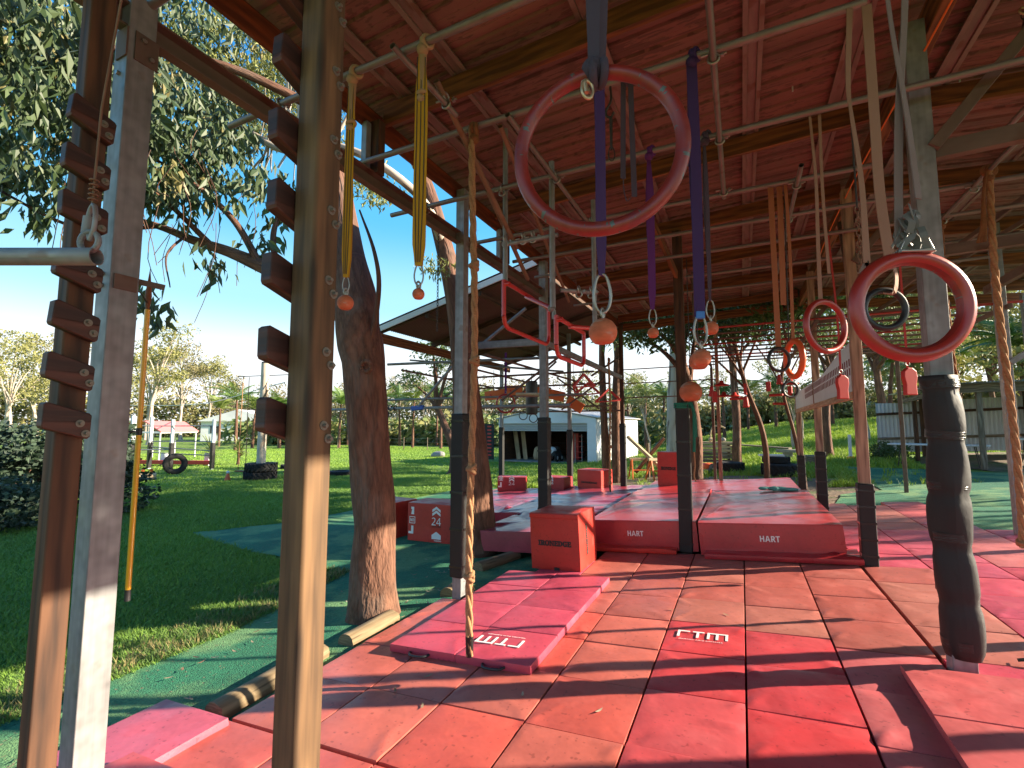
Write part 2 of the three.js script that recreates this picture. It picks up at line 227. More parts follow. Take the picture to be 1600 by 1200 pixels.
// flat lettering in the xy plane, centred, given cap height and width
function letters(txt, h, w, font = FONT, depth = .002, fat = 0) { const g = new TextGeometry(txt, { font, size: h, depth, curveSegments: 4, bevelEnabled: fat > 0, bevelSize: fat, bevelThickness: .0008, bevelSegments: 1 }); g.computeBoundingBox(); const b = g.boundingBox, s = b.getSize(V3()); g.translate(-(b.min.x + s.x / 2), -(b.min.y + s.y / 2), 0); g.scale(w ? w / s.x : 1, 1, 1); return g; }

const SL = .07, SLA = Math.atan(SL);
function groundY(x, z) {
  let b = x > -4 ? .07 * x : -.28 + .03 * (Math.max(x, -14) + 4);
  if (x > 8) b = .56 + .03 * (Math.min(x, 40) - 8);
  return b - .1 + 1.5 * sstep(14, 62, -z) * sstep(-9, 6, x);
}
// ================= the setting =================
{ // ground: one sheet to the horizon
  const ax = (n, near, far) => { const a = []; for (let i = -n; i <= n; i++) { const t = Math.abs(i) / n; a.push(Math.sign(i) * (near * t + (far - near) * Math.pow(t, 4))); } return a; };
  const xs = ax(80, 30, 420).map((x) => x - 4), zs = ax(80, 30, 420).map((z) => z - 10), pos = [], uv = [], idx = [];
  for (const z of zs) for (const x of xs) { pos.push(x, groundY(x, z) + .03 * (free(x * .35, z * .35, 3) - .5) * (x < -5 || z < -15 ? 1 : 0), z); uv.push(x, z); }
  const n = xs.length; for (let j = 0; j < n - 1; j++) for (let i = 0; i < n - 1; i++) { const a = j * n + i; idx.push(a, a + n, a + 1, a + 1, a + n, a + n + 1); }
  const g = new THREE.BufferGeometry(); g.setAttribute('position', new THREE.Float32BufferAttribute(pos, 3)); g.setAttribute('uv', new THREE.Float32BufferAttribute(uv, 2)); g.setIndex(idx); g.computeVertexNormals();
  structure(mesh('grass_ground', g, M.lawn, scene));
}
function drape(outline, h, it = 4, rag = 0) {
  let o = outline;
  if (rag) { const q = []; o.forEach((p, i) => { const b = o[(i + 1) % o.length], n = Math.max(1, Math.round(Math.hypot(b[0] - p[0], b[1] - p[1]) / .5)); for (let k = 0; k < n; k++) { const t = k / n, x = p[0] + (b[0] - p[0]) * t, z = p[1] + (b[1] - p[1]) * t; q.push([x + rag * (free(x * 1.3, z * 1.3, 5) - .5) * 2, z + rag * (free(x * 1.3 + 40, z * 1.3, 6) - .5) * 2]); } }); o = q; }
  const g0 = new THREE.ShapeGeometry(new THREE.Shape(o.map((p) => new THREE.Vector2(p[0], -p[1])))).toNonIndexed(); let p = Array.from(g0.attributes.position.array), t = [];
  for (let i = 0; i < p.length; i += 9) t.push([[p[i], p[i + 1]], [p[i + 3], p[i + 4]], [p[i + 6], p[i + 7]]]);
  for (let k = 0; k < it; k++) { const u = []; for (const [a, b, c] of t) { const m = (q, w) => [(q[0] + w[0]) / 2, (q[1] + w[1]) / 2], ab = m(a, b), bc = m(b, c), ca = m(c, a); u.push([a, ab, ca], [ab, b, bc], [ca, bc, c], [ab, bc, ca]); } t = u; }
  const pos = [], uv = [], nor = []; for (const tr of t) for (const [x, y] of tr) { const z = -y, G = (a, b) => groundY(a, b) + .025 * (free(a * .9, b * .9, 4) - .5) + .022 * (free(a * 2.6, b * 2.6, 8) - .5), e = .12; pos.push(x, G(x, z) + h, z); uv.push(x, z); const n = V3(G(x - e, z) - G(x + e, z), 2 * e, G(x, z - e) - G(x, z + e)).normalize(); nor.push(n.x, n.y, n.z); }
  const g = new THREE.BufferGeometry(); g.setAttribute('position', new THREE.Float32BufferAttribute(pos, 3)); g.setAttribute('uv', new THREE.Float32BufferAttribute(uv, 2)); g.setAttribute('normal', new THREE.Float32BufferAttribute(nor, 3)); return g;
}
const TURF_L = [[-4.75, 1.5], [-4.55, -1.5], [-4.6, -3.2], [-4.9, -4.6], [-5.0, -5.05], [-7.4, -5.45], [-10.3, -6.1], [-9.3, -7.6], [-9.0, -10.5], [-8.8, -14.6], [-4, -14.6], [-2.2, -14.2], [-2.4, 1.5]];
const TURF_R = [[1.5, -11.0], [2.2, -6], [9.5, -6], [9.8, -16.5], [6.3, -17.6], [4.6, -19.3], [3.2, -20.6], [2.95, -14.2], [2.0, -13.4]];
structure(mesh('turf_path', drape(TURF_L, .03, 3, .08), M.turf, scene));
structure(mesh('turf_path', drape(TURF_R, .03, 3, .06), M.turf, scene));
structure(mesh('bare_earth', drape([[-5.2, -14.7], [-3, -13.4], [1.6, -12.2], [2.9, -13.6], [3.0, -17], [1.4, -19.2], [-1.5, -18.6], [-3.6, -20.5], [-6.0, -18]], .012, 2, .45), M.dirt, scene));
structure(mesh('bare_earth', drape([[6.4, -17.8], [9.9, -16.8], [12, -17], [12, -24], [6.5, -24], [5.3, -21]], .016, 2, .2), M.dirt, scene));
structure(mesh('earth_under_mats', drape([[-2.95, 2.5], [-2.95, -13.6], [2.5, -13.2], [3.6, -10.2], [9, -6], [9, 2.5]], .008, 3), M.dirt, scene));
structure(mesh('earth_edge', drape([[-4.82, .6], [-4.62, -1.5], [-4.68, -3.2], [-4.95, -4.5], [-5.1, -5.0], [-5.6, -5.0], [-5.35, -4.2], [-5.05, -3.2], [-4.95, -1.5], [-5.1, .6]], .018, 2, .10), M.dirt, scene));

// tufts of lawn: grass nobody could count
function inPoly(x, z, P) { let c = false; for (let i = 0, j = P.length - 1; i < P.length; j = i++) if ((P[i][1] > z) !== (P[j][1] > z) && x < (P[j][0] - P[i][0]) * (z - P[i][1]) / (P[j][1] - P[i][1]) + P[i][0]) c = !c; return c; }
function tuftGeo(n, h, spread, w) { const pos = []; for (let k = 0; k < n; k++) { const a = rr(0, 6.28), x = rr(-spread, spread), z = rr(-spread, spread), b = rr(.2, .9), hh = h * rr(.6, 1.15), dx = Math.cos(a), dz = Math.sin(a), px = -dz * w, pz = dx * w, mx = x + dx * hh * b * .35, mz = z + dz * hh * b * .35, tx = x + dx * hh * b, tz = z + dz * hh * b; pos.push(x - px, -.01, z - pz, x + px, -.01, z + pz, mx - px * .8, hh * .6, mz - pz * .8, x + px, -.01, z + pz, mx + px * .8, hh * .6, mz + pz * .8, mx - px * .8, hh * .6, mz - pz * .8, mx - px * .8, hh * .6, mz - pz * .8, mx + px * .8, hh * .6, mz + pz * .8, tx, hh, tz); } const g = new THREE.BufferGeometry(); g.setAttribute('position', new THREE.Float32BufferAttribute(pos, 3)); g.computeVertexNormals(); return g; }
function scatter(name, label, count, geo, mat, place, colour) {
  const im = new THREE.InstancedMesh(geo, mat, count), m = new THREE.Matrix4(), q = new THREE.Quaternion(), col = new THREE.Color(); let k = 0, guard = 0;
  while (k < count && guard++ < count * 12) { const p = place(); if (!p) continue; q.setFromEuler(new THREE.Euler(rr(-.15, .15), rr(0, 6.28), rr(-.15, .15))); m.compose(V3(p[0], groundY(p[0], p[1]) + (p[3] ?? 0), p[1]), q, V3(p[2], p[2] * rr(.7, 1.25), p[2])); im.setMatrixAt(k, m); im.setColorAt(k, colour(col, p)); k++; }
  im.count = k; im.name = numbered(name); im.castShadow = im.receiveShadow = true; tag(im, label, 'grass', null, 'stuff'); scene.add(im); return im;
}
const grassMat = phy({ color: 0xffffff, roughness: .9, side: THREE.DoubleSide, transmission: .38, thickness: 0 });
const gcol = (c, p) => { const t = free(p[0] * .5, p[1] * .5, 9), d = rnd(); return c.setRGB(.10 + .09 * t + .06 * d, .24 + .11 * t + .06 * d, .022 + .012 * d); };
const onLawn = (x, z) => !inPoly(x, z, TURF_L) && !(x > -6.0 && z < -13 ) && x < -4.55;
scatter('lawn_grass', 'short mown lawn grass beside the green turf path', 78000, tuftGeo(8, .055, .045, .0042), grassMat, () => { const d = Math.pow(rnd(), 1.5), x = -4.6 - d * 15, z = rr(-26, 1.5) * (.35 + .65 * d) ; return onLawn(x, z) ? [x, z, rr(.7, 1.2) * (1 + d * .9)] : null; }, gcol);
scatter('meadow_grass', 'long sunlit grass on the field rising behind the gym', 42000, tuftGeo(9, .17, .12, .011), grassMat, () => { const x = rr(-8, 22), z = -15 - Math.pow(rnd(), 1.3) * 50; if (x > 5.2 && x < 13 && z > -24.5) return null; const bare = inPoly(x, z, [[-5, -15], [1.4, -13.5], [2.6, -17], [0, -18.5], [-3.4, -19.5]]) || inPoly(x, z, TURF_R); if (bare && rnd() < .93) return null; if (x < -6.2 && z < -27.5 && z > -37 && x > -16.5) return null; return [x, z, rr(.6, 1.2) * (1 + (-z - 15) * .03)]; }, (c, p) => { const t = free(p[0] * .3, p[1] * .3, 19), d = rnd(); return c.setRGB(.19 + .09 * t + .07 * d, .32 + .09 * t + .06 * d, .03); });
scatter('turf_side_grass', 'longer dry grass along the edge of the turf path', 2600, tuftGeo(8, .08, .05, .005), grassMat, () => { const z = rr(-5.2, 1.2), x = -4.66 - Math.pow(rnd(), 2) * .6 - (z < -3.2 ? (-3.2 - z) * .2 : 0); return [x, z, rr(.6, 1.3)]; }, (c) => rnd() < .4 ? c.setRGB(.30, .25, .09) : c.setRGB(.09, .17, .02));
scatter('far_lawn_grass', 'mown grass across the far lawn', 20000, tuftGeo(10, .07, .17, .014), grassMat, () => { const x = rr(-46, -6), z = rr(-44, -5); if (inPoly(x, z, TURF_L) || (x > -16 && z > -12) || (x > -16.5 && z < -27.5 && z > -36)) return null; return [x, z, rr(.7, 1.2)]; }, (c, p) => { const t = free(p[0] * .5, p[1] * .5, 9), d = rnd(); return c.setRGB(.15 + .09 * t + .06 * d, .30 + .09 * t + .06 * d, .03); });
// fallen leaves, each picked out on the turf and mats
{
  const leafG = (() => { const g = new THREE.PlaneGeometry(.075, .017, 4, 1), p = g.attributes.position; for (let i = 0; i < p.count; i++) { const x = p.getX(i) / .0375, y = p.getY(i); p.setXYZ(i, p.getX(i), .006 * (x * x) + .004, y * (1 - x * x * .95)); } g.computeVertexNormals(); return g; })();
  const mats = [std({ color: C3(.30, .22, .14), side: THREE.DoubleSide }), std({ color: C3(.38, .31, .22), side: THREE.DoubleSide }), std({ color: C3(.25, .13, .07), side: THREE.DoubleSide })];
  const spots = []; for (let i = 0; i < 90; i++) spots.push([rr(-4.5, -3.15), rr(-7, -.6), .05]); for (let i = 0; i < 4; i++) spots.push([rr(-3, 1), rr(-5, -2.2), .108]);
  spots.push([-2.2, -2.72, .106], [-1.35, -2.95, .106], [-1.9, -2.62, .106]);
  for (const [x, z, h] of spots) { const o = solo('fallen_leaf', leafG, pick(mats), h > .1 ? 'dry gum leaf lying on the red floor mats' : 'dry gum leaf lying on the green turf path', 'leaf', h > .1 ? 'leaves on the mats' : 'leaves on the turf'); o.position.set(x, groundY(x, z) + h, z); o.rotation.set(rr(-.1, .1), rr(0, 6.28), rr(-.1, .1)); }
}
// timber sleepers that edge the mats
{
  const logMat = std({ ...T.timberPale, color: C3(.5, .47, .43), roughness: .95 });
  const sl = (x, z, len, turn, lab) => { const g = new THREE.CylinderGeometry(.09, .10, len, 14, 6), p = g.attributes.position; for (let i = 0; i < p.count; i++) { const a = Math.atan2(p.getZ(i), p.getX(i)), k = 1 + .28 * (free(p.getY(i) * 2.2 + x, Math.cos(a) * 1.4 + Math.sin(a) * 2.1, 3) - .5); p.setXYZ(i, p.getX(i) * k, p.getY(i), p.getZ(i) * .85 * k); }; const uv = g.attributes.uv; for (let i = 0; i < uv.count; i++) uv.setXY(i, uv.getX(i) * .6, uv.getY(i) * len); g.computeVertexNormals(); g.rotateX(Math.PI / 2); const o = solo('edging_log', g, logMat, lab, 'log', 'split logs edging the mats'); o.position.set(x, groundY(x, z) + .06, z); o.rotation.set(0, turn, 0); };
  sl(-3.28, -2.62, .95, .06, 'pale split log edging the mats beside the bolted timber peg post'); sl(-3.24, -3.62, .62, .0, 'short pale log butted against the foot of the gum trunk'); sl(-3.12, -4.95, .5, .1, 'weathered log end beside the wrapped steel post foot'); sl(-3.2, -6.15, .8, -.25, 'pale log between the second trunk and the crash mat');
}
// ================= the open training shelter =================
const roofL = (x) => 4.40 + .045 * (x + 2.82), roofR = (x) => 4.588 - .085 * (x - 1.35), rafterY = (x) => x < 1.35 ? roofL(x) : roofR(x);
const flY = (x) => SL * x - .02;
function corrugated(w, len, pitch = .076, amp = .0085, seg = 6) { const n = Math.round(w / pitch * seg), g = new THREE.PlaneGeometry(len, w, 6, n); g.rotateX(-Math.PI / 2); const p = g.attributes.position, uv = g.attributes.uv; for (let i = 0; i < p.count; i++) { p.setY(i, amp * Math.cos(p.getZ(i) / pitch * 2 * Math.PI) - .0015 * (p.getX(i) > 0 ? 0 : 0)); uv.setXY(i, p.getX(i), p.getZ(i)); } g.computeVertexNormals(); return g; }
// trapezoid-ribbed sheet, ribs along x
function ribSheet(w, len) { const zs = [], n = 4, p0 = w / n; for (let k = 0; k < n; k++) for (const [t, y] of [[0, 0], [.30, .0], [.36, .022], [.52, .022], [.58, 0], [.80, .0], [.83, .004], [.86, 0]]) zs.push([(k + t) * p0 - w / 2, y]); zs.push([w / 2, 0]); const pos = [], uv = []; for (let i = 0; i < zs.length - 1; i++) { const [a, ya] = zs[i], [b, yb] = zs[i + 1]; for (let s = 0; s < 3; s++) { const x0 = -len / 2 + len * s / 3, x1 = -len / 2 + len * (s + 1) / 3; for (const [x, z, y] of [[x0, a, ya], [x0, b, yb], [x1, b, yb], [x0, a, ya], [x1, b, yb], [x1, a, ya]]) { pos.push(x, y, z); uv.push(x, z); } } } const g = new THREE.BufferGeometry(); g.setAttribute('position', new THREE.Float32BufferAttribute(pos, 3)); g.setAttribute('uv', new THREE.Float32BufferAttribute(uv, 2)); g.computeVertexNormals(); return g; }
const shelter = thing('training_shelter', 'open steel and timber training shelter roofed with red corrugated sheets', 'shelter');
{
  const S = shelter;
  // roof sheets
  const slopeL = Math.atan(.045), slopeR = -Math.atan(.085), lenL = 4.55, lenR = 4.0;
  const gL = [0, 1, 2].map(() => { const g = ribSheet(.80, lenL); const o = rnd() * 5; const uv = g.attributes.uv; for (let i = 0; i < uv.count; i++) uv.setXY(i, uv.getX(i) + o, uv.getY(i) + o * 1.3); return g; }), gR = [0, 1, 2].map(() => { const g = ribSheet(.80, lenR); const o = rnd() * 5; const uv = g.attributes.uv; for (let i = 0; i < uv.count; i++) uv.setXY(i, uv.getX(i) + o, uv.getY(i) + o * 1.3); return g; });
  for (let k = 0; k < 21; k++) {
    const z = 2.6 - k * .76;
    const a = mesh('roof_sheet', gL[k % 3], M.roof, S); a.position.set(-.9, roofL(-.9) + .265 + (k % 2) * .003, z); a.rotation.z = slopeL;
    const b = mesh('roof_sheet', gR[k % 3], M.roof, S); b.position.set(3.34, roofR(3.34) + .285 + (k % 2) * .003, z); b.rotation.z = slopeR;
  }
  // rafters
  for (const z of [1.2, -1.15, -3.22, -5.4, -7.15, -8.9, -10.6, -12.42]) {
    mesh('rafter', bar([-2.86, roofL(-2.86) + .1, z], [1.27, roofL(1.27) + .1, z], .05, .19), M.orange, S);
    mesh('rafter', bar([1.45, roofR(1.45) + .1, z + .01], [5.2, roofR(5.2) + .1, z + .01], .05, .19), M.orange, S);
  }
  // battens: folded steel top hats
  const hat = (x) => { const y = rafterY(x) + .222, a = 2.6, b = -12.95; return [bar([x, y + .012, a], [x, y + .012, b], .07, .02, 0), bar([x - .058, y - .012, a], [x - .058, y - .012, b], .034, .012, 0), bar([x + .058, y - .012, a], [x + .058, y - .012, b], .034, .012, 0), bar([x - .04, y, a], [x - .04, y, b], .006, .034, 0), bar([x + .04, y, a], [x + .04, y, b], .006, .034, 0)]; };
  for (const x of [-2.62, -2.05, -.93, .2, .95, 1.75, 2.85, 3.95, 5.1]) mesh('roof_batten', hat(x), M.purlin, S);
  // ridge beam and fascia
  mesh('ridge_beam', bar([1.36, 4.60, 2.6], [1.36, 4.60, -12.9], .09, .24), M.orange, S);
  mesh('fascia_board', bar([-2.93, 4.42, 2.6], [-2.93, 4.42, -12.9], .035, .2), std({ ...T.timberOrange, color: C3(1.0, .55, .45), roughness: .6 }), S);
  mesh('end_board', bar([-2.9, 4.36, -12.95], [1.3, 4.52, -12.95], .04, .2), M.orange, S);
  mesh('end_board', bar([1.42, 4.52, -12.95], [5.25, 4.24, -12.95], .04, .2), M.orange, S);
  // long steel beam on the left posts
  const chan = (a, b, w, h) => [bar(a, b, .012, h, 0), bar([a[0] + w / 2, a[1] + h / 2, a[2]], [b[0] + w / 2, b[1] + h / 2, b[2]], w, .012, 0), bar([a[0] + w / 2, a[1] - h / 2, a[2]], [b[0] + w / 2, b[1] - h / 2, b[2]], w, .012, 0)];
  mesh('long_beam', chan([-2.90, 3.82, 1.4], [-2.90, 3.82, -7.1], .07, .13), M.brownSteel, S);
  // posts
  const post = (x, z, w, top, mat, padTop, padBot, padKind) => {
    const y0 = groundY(x, z) - .05, p = mesh('post', bar([x, y0, z], [x, top, z], w, w, .006), mat, S);
    if (padTop) {
      if (padKind === 'lumpy') {
        const pr = [], n = 44, h = padTop - padBot; for (let i = 0; i <= n; i++) { const t = i / n, k = t * 5.3, f = k - Math.floor(k), tape = Math.abs(f - .5) > .40; pr.push(new THREE.Vector2(w * .5 + .032 + .014 * Math.pow(Math.sin(f * Math.PI), .5) - (tape ? .004 : 0) + .005 * Math.sin(k * 2.3), padBot + h * t)); }
        pr.unshift(new THREE.Vector2(w * .6, padBot)); pr.push(new THREE.Vector2(w * .6, padTop));
        const g = new THREE.LatheGeometry(pr, 26), q = g.attributes.position; for (let i = 0; i < q.count; i++) { const a = Math.atan2(q.getZ(i), q.getX(i)), y = q.getY(i), k = 1 + .13 * (free(Math.cos(a) * 1.3 + 9, Math.sin(a) * 1.3 + y * 3.2, 7) - .5) * 2; q.setXYZ(i, q.getX(i) * k + .007 * Math.sin(y * 5), y, q.getZ(i) * k); } const uv = g.attributes.uv; for (let i = 0; i < uv.count; i++) uv.setXY(i, uv.getX(i) * .6, q.getY(i)); g.computeVertexNormals(); g.translate(x, 0, z); mesh('foam_padding', g, M.rubber, p);
        const bands = []; for (let b = 0; b < 6; b++) { const yy = padTop - .06 - b * (h / 5.3) * .97; if (yy > padBot + .05) bands.push(xf(new THREE.CylinderGeometry(w * .5 + .042, w * .5 + .041, .055, 26, 1, true), x + .007 * Math.sin(yy * 5), yy, z, rr(-.07, .07), 0, rr(-.07, .07))); } for (const b of bands) mesh('tape_band', b, M.tape, p);
      } else {
        const g = new RoundedBoxGeometry(w + .05, padTop - padBot, w + .05, 2, .018); g.translate(x, (padTop + padBot) / 2, z); mesh('foam_padding', metricUV(g), M.rubber, p);
        const bands = []; for (let b = 0; b < 5; b++) bands.push(box(w + .056, .03, w + .056, x, padBot + .12 + b * (padTop - padBot - .2) / 4, z, rr(-.05, .05), 0, rr(-.06, .06), .004)); for (const b of bands) mesh('tape_band', b, M.tape, p);
      }
    }
    return p;
  };
  const pinkPost = std({ ...T.timberGrey, color: C3(1.9, 1.55, 1.5), roughness: .8 });
  const p1 = post(-2.88, -1.27, .13, 3.95, M.galv);
  for (const b of [box(.008, .16, .11, -2.81, 3.66, -1.29), box(.1, .16, .008, -2.86, 3.66, -1.2), box(.01, .075, .10, -2.809, 2.38, -1.27), box(.16, .03, .006, -2.80, 2.40, -1.36, 0, .9, -.15)]) mesh('bracket', b, M.brownSteel, p1);
  for (const k of [0, 1]) mesh('bolt', cyl([-2.802, 3.70 - k * .08, -1.27 - k * .04], [-2.79, 3.70 - k * .08, -1.27 - k * .04], .012, .012, 8), M.steel, p1);
  for (const y of [3.5, 2.42, 2.36]) mesh('bolt', cyl([-2.88, y, -1.205], [-2.88, y, -1.19], .012, .012, 8), M.steel, p1);
  post(-2.84, -4.55, .11, 4.4, M.galv, 1.79, .02);
  post(-2.84, -7.06, .12, 4.35, M.galv, 1.79, -.2);
  post(-2.84, -12.6, .10, 4.4, M.brown, 1.72, -.2);
  for (const z of [-3.03, -5.59]) mesh('stub_post', bar([-2.9, 3.9, z], [-2.9, 4.34, z], .06, .06), M.galv, S);
  post(1.22, -4.15, .125, 4.55, M.galv, 1.99, .17, 'lumpy');
  post(1.24, -6.72, .105, 4.5, pinkPost, 1.0, .08); post(1.24, -10.1, .11, 4.5, pinkPost, 1.2, .1); post(1.24, -13.3, .11, 2.6, pinkPost, .96, .05);
  const p8 = post(-.74, -7.0, .125, 4.45, M.brown, 1.97, -.05); mesh('knee_brace', bar([-.74, 3.75, -7.0], [-1.0, 4.45, -6.2], .05, .09), M.orange, p8);
  post(-.5, -12.6, .08, 4.4, pinkPost);
  for (const z of [-8.65, -5.35, -2.3, .6]) post(3.25, z, .11, 4.45, M.galv);  // nearer ones are out of view, added to stripe the floor with shade
  for (const z of [-12.6, -8.65, -5.0, -1.6]) post(5.1, z, .11, 4.25, M.galv);
  // steel cross beams and braces on the right
  for (const z of [-4.15, -6.72, -10.1]) { mesh('cross_beam', bar([1.29, 3.58, z - .02], [3.2, 3.64, z - .02], .07, .12), M.brownSteel, S); mesh('brace', bar([1.27, 3.58, z + .06], [2.02, 4.52, z + .06], .05, .075), M.brownSteel, S); mesh('brace', bar([1.24, 3.3, z - .07], [1.34, 4.5, z - 1.05], .05, .07), M.brownSteel, S); }
  mesh('cross_beam', bar([3.25, 3.6, 1.2], [3.25, 3.6, -9], .07, .11), M.brownSteel, S);
  mesh('brace', bar([3.28, 2.5, -8.6], [5.6, 4.2, -8.6], .05, .07), M.galv, S);
  mesh('brace', bar([2.1, 3.6, -8.4], [3.2, 4.35, -6.0], .04, .06), M.brownSteel, S); mesh('brace', bar([2.0, 3.6, -11.2], [3.4, 4.3, -8.2], .04, .06), M.brownSteel, S);
  // beams that leave the fourth post
  mesh('frame_beam', bar([-2.92, 3.02, -7.06], [-4.05, 3.04, -7.06], .07, .12), M.galv, S);
  mesh('frame_beam', bar([-2.84, 3.0, -7.14], [-2.84, 2.94, -12.5], .07, .10), M.galv, S);
  // scaffold tubes, each with its open end
  const sp = (a, b, r = .024, mat = M.pipe) => { const dir = V3(...b).sub(V3(...a)).normalize(), o = mesh('scaffold_tube', [cyl(a, b, r, r, 12, false), cyl(a, V3(...a).addScaledVector(dir, .002).toArray(), r, r * .96, 12, false)], mat, S); return o; };
  const clamp_ = (x, y, z) => mesh('tube_clamp', [xf(new THREE.TorusGeometry(.031, .009, 6, 12), x, y, z, 0, Math.PI / 2, 0), xf(new THREE.TorusGeometry(.031, .009, 6, 12), x, y - .05, z), cyl([x + .035, y - .02, z - .02], [x + .075, y - .02, z - .02], .007, .007, 6), cyl([x - .07, y - .03, z + .02], [x - .03, y - .03, z + .02], .007, .007, 6), box(.02, .03, .02, x + .05, y - .02, z - .02)], M.steel, S);
  const TZ = [[-1.3, -2.95, 1.5], [-2.16, -3.45, 2.4], [-2.99, -3.0, .70], [-3.92, -3.36, 3.2], [-5.0, -2.95, 1.15], [-5.82, -2.8, 3.2], [-6.6, -2.8, 3.2], [-7.6, -.7, 3.2], [-8.5, -2.8, 3.2]];
  for (const [z, a, b] of TZ) sp([a, 3.945, z], [b, 3.955, z]);
  for (const [x, y, a, b] of [[-1.78, 3.9, -2.05, -2.75], [-.07, 3.895, -2.0, -4.95], [-1.44, 3.895, -2.9, -5.25], [2.08, 3.93, -4.4, -7.2], [1.9, 3.9, -3.4, -4.9], [.55, 3.895, -4.6, -8.6]]) sp([x, y, a], [x, y, b], .02);
  sp([-1.78, 3.99, -2.5], [-1.93, 3.40, -4.1], .022, M.rusty); sp([-1.93, 3.72, -3.5], [-2.3, 3.45, -5.2], .024, M.rusty); sp([-1.55, 3.9, -3.0], [-2.25, 3.5, -6.6], .02, M.rusty);
  for (const [x, z] of [[-1.78, -2.62], [-.07, -2.16], [-.07, -2.99], [-.07, -3.92], [-.07, -4.85], [-1.44, -3.92], [-1.44, -5.0], [-2.0, -3.92], [.55, -5.0], [.55, -5.82], [2.08, -5.82], [2.08, -6.6], [-2.88, -2.16], [-2.88, -3.92]]) clamp_(x, 3.95, z);
  // hanging vertical tubes that carry the red swing frames
  sp([-1.98, 4.56, -3.95], [-1.98, 2.98, -3.95], .025, M.galv); sp([-1.50, 4.1, -3.95], [-1.50, 2.72, -3.95], .027, M.galv); sp([-1.28, 3.95, -4.55], [-1.28, 2.62, -4.55], .024, M.galv); sp([-1.50, 2.70, -3.98], [-1.5, 2.62, -3.98], .02, M.galv);
  sp([-2.0, 3.40, -3.97], [-1.45, 3.40, -3.97], .02, M.galv); sp([-1.55, 2.98, -4.3], [-1.25, 2.98, -4.55], .02, M.galv);
  for (const [x, y, z] of [[-1.98, 3.45, -3.95], [-1.80, 3.45, -3.97], [-1.7, 3.45, -3.97], [-1.4, 3.0, -4.42], [-1.3, 3.0, -4.5]]) clamp_(x, y, z);
  // short blocks between beam and fascia
  mesh('stub_post', box(.12, .5, .09, -2.86, 4.13, -3.12), M.brown, S); mesh('stub_post', box(.12, .5, .09, -2.86, 4.13, -5.68), M.brown, S);
  // roofing screws seen from below
  for (const [x, z] of [[.55, -4.9], [2.1, -4.6], [1.9, -5.4], [2.6, -5.1], [.4, -3.6], [3.0, -6.2]]) mesh('screw_tip', cyl([x, rafterY(x) + .22, z], [x, rafterY(x) + .27, z], .007, .007, 6), M.white, S);
}
// orange power cord slung under the ridge
solo('power_cord', tube([[1.42, 4.5, -2.2], [1.36, 4.42, -3.3], [1.22, 4.25, -4.6], [1.24, 4.4, -6.2], [1.18, 4.3, -7.8], [1.26, 4.42, -9.2]], .008, 50, 6), std({ color: C3(.8, .17, .02), roughness: .5 }), 'orange power cord slung along the timber ridge beam', 'cord');

